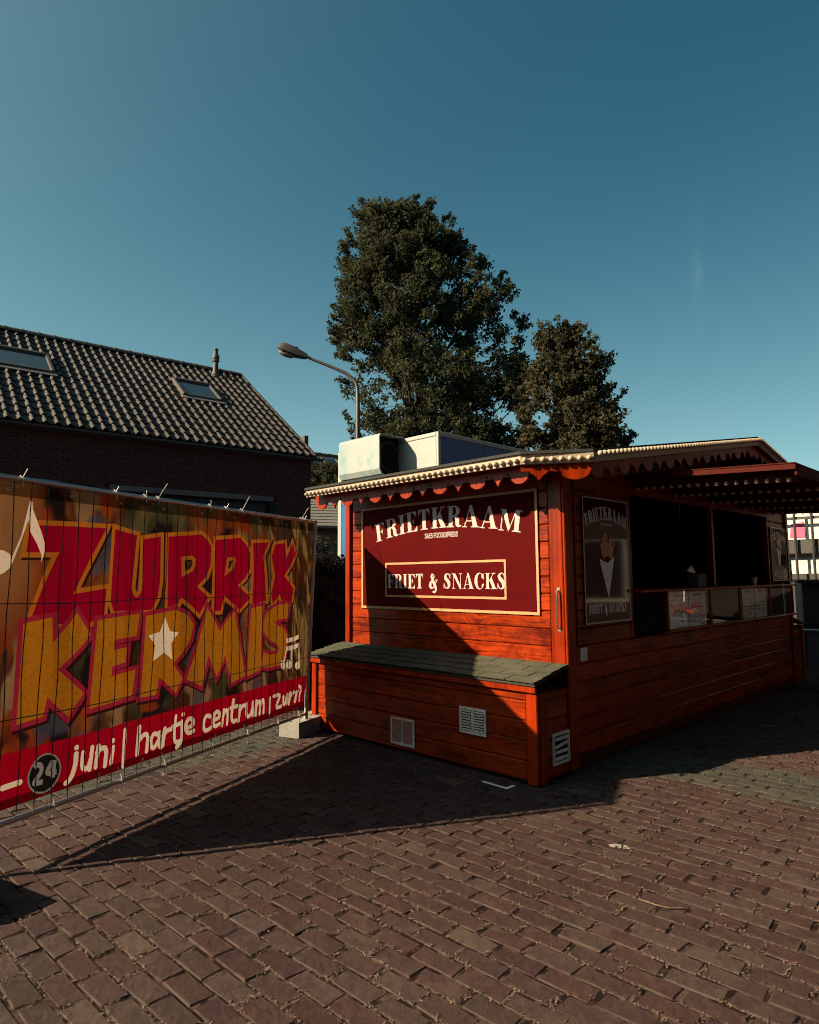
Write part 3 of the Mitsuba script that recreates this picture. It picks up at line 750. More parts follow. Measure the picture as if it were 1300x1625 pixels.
for i, (x0, x1, pink) in enumerate(((1.77, 2.22, 1), (2.24, 2.67, 1), (3.70, 4.12, 0), (4.15, 4.56, 0))):
    words_ = ('leftmost grey menu sheet in the stall\'s glass case, with pink scrawl', 'second grey menu sheet from the left in the glass case, with pink scrawl',
              'third grey menu sheet from the left, without pink, in the glass case', 'rightmost grey menu sheet behind the glass of the counter')
    ms = thing('menu_sheet', words_[i], 'menu', 'menu sheets in the glass case')
    add('sheet', bx(x0, x1, -0.018, -0.0165, 0.99, 1.335), 'paper', ms, MK)
    lines = [bx(x0 + .12, x1 - .12, -0.0195, -0.0185, 1.295, 1.312)]
    for c in range(2):
        for r in range(6):
            if lr.random() < 0.8:
                xx = x0 + 0.035 + c * (x1 - x0) * 0.5
                lines.append(bx(xx, xx + (0.05 + 0.10 * lr.random()), -0.0195, -0.0185, 1.255 - r * 0.042, 1.263 - r * 0.042))
    add('print_line', cat(lines), 'ink', ms, MK)
    if pink:
        t = np.linspace(0, 1, 40)
        px_ = x0 + 0.05 + (x1 - x0 - 0.1) * (0.75 if i else 1) * t
        pz = 1.185 + 0.028 * np.sin(t * (24 if not i else 18)) + 0.012 * np.sin(t * 57)
        add('pink_scrawl', tube(np.stack([px_, np.full(40, -0.0205), pz], -1), 0.009, 5), 'ink_pink', ms, MK)
nb = thing('napkin_dispenser', 'small pale napkin box with a napkin sticking out, on the stall counter', 'napkin dispenser')
add('box', cbox(2.40, 2.62, -0.06, 0.06, 1.379, 1.52, 0.006), 'grey_cloth', nb, MK)
add('napkin', prism([(2.26, 1.55), (2.40, 1.522), (2.46, 1.53), (2.38, 1.60)], -0.012, 0.006, 'xzy'), 'paper', nb, MK)
k = add('paper_cup', lathe([(0.028, 0), (0.03, 0.002), (0.038, 0.095), (0.036, 0.095), (0.029, 0.006), (0.0, 0.006)], 14, (4.12, -0.03, 1.379)), 'paper', None, MK, smooth=40)
tag(k, 'small white cup standing on the counter near the right poster', 'cup')

# ---- what hangs and stands inside, dim
K('heat_lamp', cat([tube([(1.62, 0.55, 2.38), (1.62, 0.55, 2.20)], 0.006, 5), lathe([(0.035, 0.0), (0.075, -0.10), (0.07, -0.10), (0.0, -0.01)], 12, (1.62, 0.55, 2.2))]), 'steel', smooth=40)
K('heat_lamp', cat([tube([(3.45, 0.55, 2.38), (3.45, 0.55, 2.20)], 0.006, 5), lathe([(0.035, 0.0), (0.075, -0.10), (0.07, -0.10), (0.0, -0.01)], 12, (3.45, 0.55, 2.2))]), 'steel', smooth=40)
K('fryer_hood', prism([(1.6, 1.75), (2.6, 1.75), (2.45, 2.2), (1.75, 2.2)], 1.2, 4.4, 'yzx'), 'galvanised')
K('fryer_bench', cbox(1.3, 4.6, 1.75, 2.55, 0.16, 1.02, 0.01), 'galvanised')
K('back_shelf', cbox(1.2, 5.2, 2.42, 2.62, 1.42, 1.45, 0.004), 'wood_boards')
for i, x in enumerate((1.5, 1.75, 2.05, 3.2, 3.5, 4.0, 4.3)):
    k = add('sauce_tin', lathe([(0.0, 0), (0.05, 0), (0.052, 0.01), (0.052, 0.15 + 0.02 * (i % 3)), (0.045, 0.16 + 0.02 * (i % 3)), (0, 0.16 + 0.02 * (i % 3))], 14, (x, 2.52, 1.4505)), 'sign_gold' if i % 2 else 'vent_white', None, MK, smooth=40)
    tag(k, f'{("first", "second", "third", "fourth", "fifth", "sixth", "seventh")[i]} dim tin from the left on the shelf at the back inside the stall', 'tin', 'tins on the shelf inside the stall')

# ---- storage box before the sign, with shingled lid
sb = K('storage_box', bx(-0.405, -0.003, 0.02, 2.68, 0.03, 0.66), 'wood_dark')
z = 0.024
while z < 0.62:
    K('board', cbox(-0.434, -0.407, 0.085, 2.60, z + 0.002, min(z + 0.143, 0.655) - 0.002, 0.009), 'wood_boards', sb)
    K('board', cbox(-0.40, -0.03, -0.008, 0.018, z + 0.002, min(z + 0.143, 0.655) - 0.002, 0.009), 'wood_boards', sb)
    z += 0.143
for y0, y1 in ((-0.012, 0.083), (2.63, 2.70)):
    K('corner_post', cbox(-0.442, -0.408, y0, y1, 0.01, 0.66, 0.005), 'wood_posts', sb)
K('corner_post', cbox(-0.405, -0.33, -0.026, -0.009, 0.01, 0.66, 0.005), 'wood_posts', sb)
K('eave_board', cbox(-0.470, -0.446, -0.02, 2.71, 0.662, 0.712, 0.005), 'wood_posts', sb)
lid = K('lid', prism([(-0.485, 0.714), (-0.026, 0.806), (-0.026, 0.822), (-0.485, 0.728)], -0.03, 2.72, 'xzy'), 'roof_felt', sb)
sl_ = np.array([0.459, 0.094]) / np.hypot(0.459, 0.094)
for r in range(4):
    a0, a1 = -0.01 + r * 0.115, -0.01 + r * 0.115 + 0.165
    off = (r % 2) * 0.13
    y = -0.035 - off
    while y < 2.72:
        y0, y1 = max(y, -0.035), min(y + 0.262, 2.725)
        if y1 - y0 > 0.03:
            lift = 0.004 * rng.random()
            a1_ = min(a1, 0.462)
            v, f = cbox(0, 1, y0 + 0.0045, y1 - 0.0045, 0, 0.008, 0.001)
            v = v.copy()
            t = a0 + v[:, 0] * (a1_ - a0)
            hgt = v[:, 2] + 0.003 + (1 - v[:, 0]) * (0.009 + lift)
            w = np.stack([-0.485 + sl_[0] * t - sl_[1] * hgt, v[:, 1], 0.728 + sl_[1] * t + sl_[0] * hgt], -1)
            K('shingle', (w, f), 'roof_shingle', lid)
        y += 0.262


def vent(parent, kind, axis, a0, a1, z0, z1, face, label):
    """a ventilation grille on a wall; axis 'y': on the box front (face = x), axis 'x': on its right end (face = y)"""
    def B(p0, p1, q0, q1, d0, d1, c=0.002):
        return cbox(face - d1, face - d0, p0, p1, q0, q1, c) if axis == 'y' else cbox(p0, p1, face - d1, face - d0, q0, q1, c)
    w = 0.022
    mt = 'vent_brown' if kind == 'cross' else 'vent_white'
    v_ = K('vent_grille', cat([B(a0, a0 + w, z0, z1, 0, .012), B(a1 - w, a1, z0, z1, 0, .012), B(a0 + w, a1 - w, z0, z0 + w, 0, .012), B(a0 + w, a1 - w, z1 - w, z1, 0, .012)]), 'vent_white', parent)
    K('dark_recess', B(a0 + w, a1 - w, z0 + w, z1 - w, 0.0, .002, .0005), 'black_gap' if kind != 'cross' else 'vent_brown', v_)
    if kind == 'cross':
        m = (a0 + a1) / 2
        K('slat', B(m - .008, m + .008, z0 + w, z1 - w, .003, .011), 'vent_white', v_)
        n = 7
        for i in range(n):
            zz = z0 + w + (z1 - z0 - 2 * w) * (i + .5) / n
            for p0, p1 in ((a0 + w, m - .009), (m + .009, a1 - w)):
                K('slat', B(p0, p1, zz - .008, zz + .008, .003, .007), mt, v_)
    elif kind == 'double':
        m = (a0 + a1) / 2
        K('slat', B(m - .012, m + .012, z0 + w, z1 - w, .003, .013), 'vent_white', v_)
        n = 8
        for i in range(n):
            zz = z0 + w + (z1 - z0 - 2 * w) * (i + .5) / n
            for p0, p1 in ((a0 + w + .003, m - .014), (m + .014, a1 - w - .003)):
                s_, f_ = B(p0, p1, zz - .0055, zz + .0055, .003, .016)
                K('slat', (s_, f_), 'vent_white', v_)
    else:
        n = 4
        for i in range(n):
            zz = z0 + w + (z1 - z0 - 2 * w) * (i + .5) / n
            s_, f_ = B(a0 + w + .004, a1 - w - .004, zz - .013, zz + .011, .003, .014)
            if i == 2:
                s_ = s_.copy()
                s_[:, 2] += (s_[:, 0] - s_[:, 0].mean()) * 0.14
            K('slat', (s_, f_), 'vent_white', v_)
    tag(v_, label)


vent(sb, 'cross', 'y', 1.235, 1.53, 0.06, 0.29, -0.4345, 'brownish square vent grille on the front of the box')
vent(sb, 'double', 'y', 0.455, 0.725, 0.278, 0.482, -0.4345, 'white louvred vent grille in two columns on the front of the box')
vent(sb, 'broken', 'x', -0.255, -0.03, 0.115, 0.345, -0.0085, 'grey vent grille with bent slats on the right end of the box')
# the box at the stall's far end
fb = K('end_box', bx(LSID + 0.012, LSID + 0.40, 0.02, 2.6, 0.03, 0.80), 'wood_dark')
z = 0.024
while z < 0.72:
    K('board', cbox(LSID + 0.03, LSID + 0.36, -0.008, 0.018, z + 0.002, z + 0.141, 0.009), 'wood_boards', fb)
    z += 0.143
K('corner_post', cbox(LSID + 0.365, LSID + 0.43, -0.026, 0.03, 0.01, 0.80, 0.005), 'wood_posts', fb)
K('lid', prism([(LSID + 0.012, 0.90), (LSID + 0.46, 0.81), (LSID + 0.46, 0.83), (LSID + 0.012, 0.925)], -0.03, 2.62, 'xzy'), 'roof_felt', fb)

# ---- roof: two slopes, clipped corner, bulb boards and fretwork valances
XE, XA, XF, ZE, ZA = -0.50, 3.365, 6.05, 2.405, 3.013
ZF = 2.530
YR0, YR1 = -0.405, 2.74
XC = -0.20                          # where the clipped corner meets the gable side


def roof_slab(poly, zf, t, mt, name, parent=ST):
    v, f = tm(trimesh.creation.extrude_polygon(Polygon(poly), 1.0, engine='earcut'))
    zz = np.array([zf(x) for x in v[:, 0]])
    v = np.stack([v[:, 0], v[:, 1], zz + (v[:, 2] - 1) * t], -1)
    return K(name, (v, f), mt, parent)


z1 = lambda x: ZE + (ZA - ZE) * max(0.0, x - XC) / (XA - XC)
z2 = lambda x: ZA + (ZF - ZA) * (x - XA) / (XF - XA)
eave_poly = [(XE - .02, YR1), (XE - .02, 0.02), (XC - .01, YR0 - .001), (XC, YR0 - .001), (XC, YR1)]
near_poly = [(XC, YR1), (XC, YR0 - .001), (XA, YR0 - .001), (XA, YR1)]
far_poly = [(XA, YR0 - .001), (XF + .02, YR0 - .001), (XF + .02, YR1), (XA, YR1)]
rf = roof_slab(near_poly, lambda x: z1(x) + 0.022, 0.022, 'roof_felt', 'roof')
roof_slab(eave_poly, lambda x: z1(x) + 0.022, 0.022, 'roof_felt', 'felt', rf)
roof_slab(far_poly, lambda x: z2(x) + 0.022, 0.022, 'roof_felt', 'felt', rf)
inner_e = [(XE + .03, YR1 - .02), (XE + .03, 0.05), (XC - .002, YR0 + .06), (XC - .002, YR1 - .02)]
inner_n = [(XC + .002, YR1 - .02), (XC + .002, YR0 + .03), (XA - .002, YR0 + .03), (XA - .002, YR1 - .02)]
inner_f = [(XA + .002, YR0 + .03), (XF - .03, YR0 + .03), (XF - .03, YR1 - .02), (XA + .002, YR1 - .02)]
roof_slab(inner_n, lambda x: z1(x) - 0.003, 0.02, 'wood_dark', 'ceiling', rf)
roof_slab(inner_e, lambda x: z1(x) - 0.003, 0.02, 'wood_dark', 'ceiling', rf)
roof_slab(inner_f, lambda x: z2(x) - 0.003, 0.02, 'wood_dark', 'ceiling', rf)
bulb_v, bulb_f = tm(trimesh.creation.icosphere(subdivisions=1, radius=1.0))


def eave(A, B, seedoff, lobes0, side_sign, recess=0.125, up=0.60, out=0.014, hgt=0.074, spacing=0.0635):
    """bulb board from A to B (local points on its top edge) with bulbs and a fretwork valance below; outward = right of A->B when side_sign is 1"""
    A, B = np.array(A, float), np.array(B, float)
    L = np.linalg.norm(B - A)
    u = (B - A) / L
    o = np.cross(u, Z) * side_sign
    o /= np.linalg.norm(o)
    w = np.cross(o, u) * side_sign * -1
    if w[2] < 0:
        w = -w
    Mx = np.eye(4)
    Mx[:3, 0], Mx[:3, 1], Mx[:3, 2], Mx[:3, 3] = u, o, w, A
    fix = np.linalg.det(Mx[:3, :3]) < 0

    def put(name, m, mt, parent=ST, **kw):
        v, f = move(m, Mx)
        return K(name, (v, f[:, ::-1] if fix else f), mt, parent, **kw)
    bd = put('bulb_board', cbox(0, L, -0.030, 0.0, -hgt, 0.0, 0.002), 'cream_paint')
    n = int(L / spacing)
    for i in range(n):
        x = L * (i + 0.5) / n
        v = bulb_v * [0.0215, 0.024, 0.0215] + [x, out, -hgt * up]
        put('light_bulb', (v, bulb_f), 'bulb_glass', bd, smooth=True)
    # fretwork: big round lobes with a notch crown between small pointed ones
    per = 0.215
    pts = [(0, -0.01)]
    x = 0.0
    k = lobes0
    prof = []
    nL = max(2, int(round(L / per)))
    pl = L / nL
    for i in range(nL):
        c = (i + 0.5) * pl
        if (i + k) % 2 == 0:
            a = np.linspace(-1, 1, 13)
            prof += [(c + t * pl * 0.42, -hgt - 0.050 - 0.072 * math.sqrt(max(0, 1 - t * t))) for t in a]
        else:
            prof += [(c - pl * .26, -hgt - 0.050), (c - pl * .22, -hgt - 0.066), (c - pl * .10, -hgt - 0.086), (c, -hgt - 0.122), (c + pl * .10, -hgt - 0.086), (c + pl * .22, -hgt - 0.066), (c + pl * .26, -hgt - 0.050)]
        prof.append(((i + 1) * pl - pl * 0.04, -hgt - 0.058)) if i < nL - 1 else None
    poly = Polygon([(0, -0.01), (0, -hgt - 0.05)] + prof + [(L, -hgt - 0.05), (L, -0.01)]).buffer(0)
    for i in range(nL):                # pierced holes in the fretwork
        poly = poly.difference(Point((i + 1) * pl - pl * 0.02, -hgt - 0.040).buffer(0.010, 5))
    put('valance', prism(poly, -recess - 0.018, -recess, 'xzy'), 'wood_posts')


eave((XE, YR1, ZE), (XE, 0.035, ZE), 0, 0, 1)
eave((XE, 0.035, ZE), (XC - .005, YR0, ZE), 1, 1, 1, 0.025)
eave((XC + .004, YR0, z1(XC)), (XA, YR0, ZA), 2, 0, 1, 0.05, 0.20, 0.028)
eave((XA, YR0, ZA), (XF, YR0, z2(XF)), 3, 0, 1, 0.05, 0.20, 0.028)

# ---- serving flap over the counter with rows of bulbs on its ribs
FZ0, FZ1, FY = 2.365, 2.300, -1.36
zf = lambda y: FZ0 + (FZ1 - FZ0) * (y / FY)
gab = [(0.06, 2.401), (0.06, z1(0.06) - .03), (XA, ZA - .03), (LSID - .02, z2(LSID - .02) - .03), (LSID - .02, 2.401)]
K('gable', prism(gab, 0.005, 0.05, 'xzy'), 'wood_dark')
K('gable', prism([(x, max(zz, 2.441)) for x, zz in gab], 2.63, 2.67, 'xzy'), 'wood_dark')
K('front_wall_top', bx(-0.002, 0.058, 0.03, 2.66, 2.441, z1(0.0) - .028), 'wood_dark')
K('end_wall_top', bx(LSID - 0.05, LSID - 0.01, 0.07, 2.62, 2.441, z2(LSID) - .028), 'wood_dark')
fl = K('serving_flap', prism([(0.0, FZ0), (FY, FZ1), (FY, FZ1 + .02), (0.0, FZ0 + .02)], 1.06, 5.6, 'yzx'), 'wood_dark')
K('flap_edge', prism([(0.0, FZ0 - .005), (FY - .02, FZ1 - .005), (FY - .02, FZ1 + .036), (0.0, FZ0 + .036)], 1.03, 1.055, 'yzx'), 'flap_paint', fl)
K('flap_edge', cbox(1.056, 5.62, FY - .025, FY - .003, FZ1 - .05, FZ1 + .045, 0.004), 'flap_paint', fl)
K('flap_cap', prism([(-0.03, FZ0 + .038), (FY - .022, FZ1 + .038), (FY - .022, FZ1 + .046), (-0.03, FZ0 + .046)], 1.022, 1.06, 'yzx'), 'flap_paint', fl)
for x in (1.19, 1.99, 2.94, 3.95, 4.78):
    rb = K('rib', prism([(-0.02, FZ0 - .080), (FY + .02, FZ1 - .080), (FY + .02, FZ1 - .004), (-0.02, FZ0 - .004)], x, x + .03, 'yzx'), 'wood_dark', fl)
    for i in range(17):
        y = -0.05 - 1.24 * i / 16
        K('light_bulb', (bulb_v * [0.021, 0.020, 0.020] + [x - 0.016, y, zf(y) - 0.070], bulb_f), 'bulb_red', rb, smooth=True)
# ------------------------------------------------------------------ site fence and festival banner
FE = thing('site_fence', 'galvanised wire mesh fence panel on concrete feet carrying the banner', 'fence')


def F(name, m, mt, parent, **kw):
    return add(name, m, mt, parent, MF, **kw)


FL, Z0, Z1 = 3.50, 0.198, 2.068
lean = lambda s, z: s - 0.15 * max(0.0, (s - 2.9) / 0.6) * (1 - (z - Z0) / (Z1 - Z0))     # the right post leans a little
F('rail', tube([(0, 0, Z0), (lean(FL, Z0), 0, Z0)], 0.0165, 10), 'galvanised', FE, smooth=40)
F('rail', tube([(0, 0, Z1), (1.2, 0, Z1 - .004), (2.4, 0, Z1 - .003), (FL, 0, Z1)], 0.019, 10), 'galvanised', FE, smooth=40)
F('post', tube([(0, 0, 0.03), (0, 0, 2.085)], 0.021, 10), 'galvanised', FE, smooth=40)
F('post', tube([(lean(FL, 0.03), 0, 0.03), (FL, 0, 2.085)], 0.021, 10), 'galvanised', FE, smooth=40)
for i in range(1, 32):
    s = 0.1085 * i - 0.01
    zz = np.linspace(Z0, Z1, 11)
    ph = i * 1.7
    F('wire', tube(np.stack([np.array([lean(s, z) for z in zz]) + 0.006 * np.sin(zz * 6 + ph) * (np.abs(zz - 1.1) < .8), -0.012 + 0.004 * np.sin(zz * 9 + ph), zz], -1), 0.0031, 5, False), 'wire_metal', FE)
for z in (0.742, 1.372):
    ss = np.linspace(0, lean(FL, z), 40)
    F('wire', tube(np.stack([ss, ss * 0 - 0.016, z + 0.006 * np.sin(ss * 5 + z) - 0.012 * np.sin(ss / FL * 3.14)], -1), 0.0031, 5, False), 'wire_metal', FE)


def foot(center, axis, L=0.70, label=''):
    a = np.array([axis[0], axis[1], 0]) / np.hypot(*axis)
    M = frame(np.array([center[0], center[1], 0]), a, np.array([-a[1], a[0], 0]))
    blk = Polygon([(-L / 2, -.115), (L / 2, -.115), (L / 2, .115), (-L / 2, .115)])
    for cx in (-.25, -.08, .08, .25):
        blk = blk.difference(Point(cx, 0).buffer(0.024, 6))
    m = prism(blk, 0.002, 0.145, 'xyz')
    k = add('fence_foot', m, 'concrete', None, M)
    tag(k, label, 'fence foot', 'concrete feet of the site fence')


foot((-1.03, 6.70), (.44, .90), 0.58, 'pale concrete block under the right end of the fence, beside the storage box')
foot((-2.27, 3.27), (.87, -.5), 0.70, 'concrete block under the fence\'s left end, outside the picture but casting its shadow in')

BN = thing('festival_banner', 'printed red and orange festival banner tied behind the wire mesh fence', 'banner')
ZT, ZBOT = 2.060, 0.262
edge_r = lambda z: 3.335 + (3.515 - 3.335) * np.clip((z - ZBOT) / (ZT - ZBOT), 0, 1) - 0.012 * np.sin(z * 7)


def wave(v):
    s, z = v[:, 0], v[:, 1]
    k = np.clip((z - ZBOT) / 0.15, 0, 1) * np.clip((ZT - z) / 0.15, 0, 1)
    y = 0.010 + 0.010 * (0.3 + 0.7 * k) * (np.sin(s * 5.1 + 0.6 * z) + 0.7 * np.sin(s * 11.3 + 1.4 * z + 1) + 0.4 * np.sin(z * 5 + s)) + 0.006 * np.sin(s * 23 + 2 * z) * k
    r = np.clip((s - 2.9) / 0.6, 0, 1)
    y = y + 0.014 * r * np.sin(s * 31 + z * 1.5) + 0.012
    return np.stack([s, y, z], -1)


def sheet(poly, mt, name, parent=BN, cell=0.09):
    """a piece of the cloth: the polygon (s, z) cut in cells so that it follows the waves"""
    ms = []
    poly = poly.buffer(0)
    for g in getattr(poly, 'geoms', [poly]):
        if g.geom_type != 'Polygon' or g.area < 2e-6:
            continue
        a, b, c, d = g.bounds
        for i in range(int(a / cell) - 1, int(c / cell) + 2):
            for j in range(int(b / (cell * 2)) - 1, int(d / (cell * 2)) + 2):
                q = g.intersection(sbox(i * cell, j * cell * 2, (i + 1) * cell, (j + 1) * cell * 2))
                for h in getattr(q, 'geoms', [q]):
                    if h.geom_type == 'Polygon' and h.area > 1e-7:
                        v2, f2 = trimesh.creation.triangulate_polygon(h, engine='earcut')
                        ms.append((wave(np.asarray(v2)), np.asarray(f2)))
    return F(name, cat(ms), mt, parent)


def Pg(e):
    return Polygon(e[0], [h for h in e[1]]).buffer(0)


zs = np.linspace(ZBOT, ZT, 24)
full = Polygon([(0.03, ZBOT)] + [(float(edge_r(z)), float(z)) for z in zs] + [(0.03, ZT)])
hem = full.intersection(sbox(0, ZBOT, 4, 0.312))
tophem = full.intersection(sbox(0, 1.975, 4, ZT))
band = full.intersection(sbox(0, 0.312, 4, 0.556)).difference(hem)
rest = full.difference(union_all([hem, tophem, band]))
layers = []
white = union_all([Polygon(p).buffer(0) for p in BANNER_WHITE[:2]] + [Polygon(p).buffer(0) for p in BANNER_WHITE[2:]])
gold = union_all([Pg(e) for e in BANNER_KERMIS])
gold_edge = union_all([Pg(e).buffer(0.030, join_style='mitre', mitre_limit=2.2) for e in BANNER_KERMIS])
gold_dark = affinity.translate(gold_edge.buffer(0.006), 0.014, -0.012)
crim = union_all([Pg(e) for e in BANNER_ZURRIK])
crim_edge = union_all([Pg(e).buffer(0.030, join_style='mitre', mitre_limit=2.2) for e in BANNER_ZURRIK])
crim_dark = affinity.translate(crim_edge.buffer(0.004), 0.012, -0.010)
def soft(p):                        # round the corners of a pen stroke
    p = np.array(p, float)
    for _ in range(2 if len(p) > 2 else 0):
        q = [p[0]]
        for a, b in zip(p[:-1], p[1:]):
            q += [a * .75 + b * .25, a * .25 + b * .75]
        p = np.array(q + [p[-1]])
    return p


white_t = union_all([LineString(soft(p)).buffer(0.0158) for p in BANNER_STROKES])
cx, cz = BANNER_CIRC[0]
disc = Point(cx, cz).buffer(0.100, 20)
rim = Point(cx, cz).buffer(0.110, 20)
digits = union_all([LineString(soft(p)).buffer(0.0145, cap_style='flat') for p in BANNER_DIGITS]).intersection(disc)
taken = Polygon()
for poly, mt, name in ((white, 'print_white', 'white_mark'), (gold, 'print_gold', 'gold_letter'), (gold_edge, 'print_edge', 'gold_letter_outline'), (crim, 'print_crimson', 'red_letter'),
                       (crim_edge, 'print_orange', 'red_letter_outline'), (union_all([gold_dark, crim_dark]), 'print_shadow', 'letter_shadow')):
    q = poly.intersection(rest).difference(taken)
    if 'letter_' in name and 'outline' not in name:
        tag(sheet(q, mt, name), kind='stuff')
    else:
        for g in sorted(getattr(q, 'geoms', [q]), key=lambda g: -g.area):
            if g.area > 2e-5:
                sheet(g, mt, name)
    taken = union_all([taken, poly])
tag(sheet(rest.difference(taken), 'print_photo', 'photo_print'), kind='stuff')
strip = union_all([hem, band])
wt = white_t.intersection(strip).difference(rim)
tag(sheet(wt, 'print_white', 'white_text'), kind='stuff')
for g in getattr(digits, 'geoms', [digits]):
    sheet(g, 'print_grey', 'date_digit')
sheet(disc.difference(digits).intersection(strip), 'print_black', 'date_disc')
sheet(rim.difference(disc).intersection(strip), 'print_grey', 'date_rim')
sheet(band.difference(union_all([wt, rim])), 'print_band', 'text_band')
sheet(hem.difference(union_all([wt, rim])), 'print_hem', 'lower_hem')
sheet(tophem, 'print_tophem', 'upper_hem')
ey = lathe([(0.004, 0), (0.010, 0), (0.0105, 0.002), (0.009, 0.003), (0.004, 0.002)], 10)
RX = np.array([[1.0, 0, 0, 0], [0, 0, -1, 0], [0, 1, 0, 0], [0, 0, 0, 1]])


def at(s, z):
    return wave(np.array([[s, z]]))[0]


eyes = [(0.2 + 0.40 * i, 2.01) for i in range(9)] + [(0.14 + 0.375 * i, 0.282) for i in range(9)] + [(float(edge_r(z)) - 0.02, z) for z in (0.6, 0.85, 1.2, 1.5, 1.75)]
for s, z in eyes:
    p = at(s, z)
    m = move(ey, RX)
    F('eyelet', (m[0] + p + [0, -0.003, 0], m[1]), 'tie_white', BN)
for s, ln, tilt in ((0.25, 0.05, .4), (1.30, 0.12, .62), (2.27, 0.135, .60), (3.21, 0.13, .85), (0.92, 0.03, .3), (1.18, 0.035, -.2), (1.86, 0.035, -.3), (2.06, 0.03, .4), (3.27, 0.03, .3)):
    F('cable_tie', cat([tube([(s, 0.022, Z1 - .05), (s, 0.03, Z1), (s, 0.0, Z1 + .024), (s, -.027, Z1), (s + .002, -.022, Z1 - .04)], 0.0028, 5),
                        tube([(s, -.02, Z1 + .012), (s + ln * tilt * .5, -.03, Z1 + .02 + ln * .45), (s + ln * tilt, -.03, Z1 + .02 + ln * .85)], 0.0032, 5)]), 'tie_white', BN)
for s in (0.55, 1.05, 1.44, 1.95, 2.4, 2.85, 3.2):
    e = rng.random() * .03
    F('cable_tie', tube([(s, 0.02, 0.285), (s + .004, -0.006, 0.24), (s + .002, -0.022, Z0), (s - .01 - e, -.035, Z0 - .03 - e), (s - .02 - e, -.03, Z0 - .05)], 0.0028, 5), 'tie_white', BN)

# ------------------------------------------------------------------ brick house with tiled roof
HS = thing('brick_house', 'dark brick house with black pantile roof and two skylights behind the fence', 'house')


def H(name, m, mt, parent=HS, **kw):
    return add(name, m, mt, parent, MH, **kw)


HE, HD, HR, XL = 4.49, 4.43, 7.62, -9.2
slope = np.array([HD, HR - HE]) / np.hypot(HD, HR - HE)
SLEN = float(np.hypot(HD, HR - HE))
wl = H('wall', cat([bx(XL, -6.25, .22, .45, 0, 4.5), bx(-6.25, -5.67, .22, .45, 0, 1.0), bx(-5.67, -4.6, .22, .45, 0, 4.5), bx(-1.10, -.02, .22, .45, 0, 4.5), bx(-6.25, -5.67, .22, .45, 3.34, 4.5), bx(-4.6, -1.1, .22, .45, 3.30, 4.5)]), 'mortar')
H('gable_wall', prism([(.451, 0), (2 * HD - .25, 0), (2 * HD - .25, 4.55), (HD, HR - .12), (.451, 4.72)], -.24, -.03, 'yzx'), 'house_brick')
H('gable_wall', prism([(.451, 0), (2 * HD - .25, 0), (2 * HD - .25, 4.55), (HD, HR - .12), (.451, 4.72)], XL + .03, XL + .24, 'yzx'), 'house_brick')
H('back_wall', bx(XL + .24, -.24, 2 * HD - .45, 2 * HD - .25, 0, 4.5), 'house_brick')
br = []
holes = ((-6.26, -5.66, 1.0, 3.43), (-4.61, -1.09, 0, 3.43))
for r in range(int(1.6 / .0625), int(4.44 / .0625)):
    z0 = r * .0625
    x = XL - 0.11 * (r % 2)
    while x < -.03:
        a, b = max(x, XL) + .005, min(x + .212, -.022)
        if b - a > .03 and not any(a < h1 and b > h0 and z0 + .05 > c0 and z0 < c1 for h0, h1, c0, c1 in holes):
            e = .004 * rng.random()
            br.append(bx(a, b, .209 + e, .222, z0, z0 + .052))
        x += .222
H('brick_courses', cat(br), 'house_brick', wl)
tag(f'{wl}__brick_courses', kind='stuff')
H('lintel', cbox(-4.66, -1.04, .195, .30, 3.302, 3.42, .004), 'lintel_stone', wl)
H('lintel', cbox(-6.32, -5.60, .195, .30, 3.335, 3.42, .004), 'lintel_stone', wl)
wd = H('window', bx(-6.25, -5.67, .36, .38, 1.0, 3.335), 'dark_window')
H('frame', cat([bx(-6.25, -6.19, .33, .359, 1.0, 3.33), bx(-5.73, -5.67, .33, .359, 1.0, 3.33), bx(-6.19, -5.73, .33, .359, 3.27, 3.33)]), 'dark_paint', wd)
gd = H('garage_door', bx(-4.6, -1.1, .38, .40, 0, 3.3), 'dark_paint')
for i in range(12):
    H('panel', cbox(-4.58 + i * .29, -4.30 + i * .29, .362, .379, 0.02, 3.25, .006), 'dark_paint', gd)
gt = H('gutter', cat([prism([(-.01, HE - .06), (.0, HE - .10), (.05, HE - .125), (.11, HE - .11), (.12, HE - .06), (.10, HE - .06), (.09, HE - .09), (.05, HE - .105), (.02, HE - .085), (.01, HE - .06)], XL, .22, 'yzx'), bx(XL, -.01, .121, .215, HE - .14, HE - .05)]), 'lead_grey')
H('barge_board', prism([(.10, HE - .08), (HD, HR - .06), (2 * HD - .1, HE - .08), (2 * HD - .1, HE + .02), (HD, HR + .06), (.10, HE + .02)], -.028, .0, 'yzx'), 'dark_paint')
H('flue_block', cbox(-.02, .10, .55, .75, HE + .36, HE + .60, .01), 'lead_grey')

TW, TE = 0.2115, 0.339
SL = [(-6.75, -5.40, 2.22, 3.12), (-2.53, -1.50, 2.22, 3.10)]        # skylights: x0, x1, y0, y1 on plan
roof = H('roof', cat([prism([(.03, HE - .07), (HD, HR - .06), (HD, HR - .10), (.03, HE - .11)], XL, -.03, 'yzx'),
                      prism([(2 * HD - .03, HE - .07), (HD, HR - .06), (HD, HR - .0), (2 * HD - .03, HE - .01)], XL, -.03, 'yzx')]), 'lead_grey')
u = np.linspace(0, 1, 11)
prof = np.where(u < 0.46, 0.048 * np.sin(u / 0.46 * np.pi) ** 0.8, -0.012 * np.sin((u - 0.46) / 0.54 * np.pi)) + 0.004
xs = u * (TW + 0.012)
tv, tf = [], []
for k, (yy, dz) in enumerate(((0.0, 0.026), (0.15, 0.015), (TE + .03, 0.0))):
    for x, h in zip(xs, prof):
        tv.append((x, yy, h * (1 - 0.12 * (k == 2)) + dz))
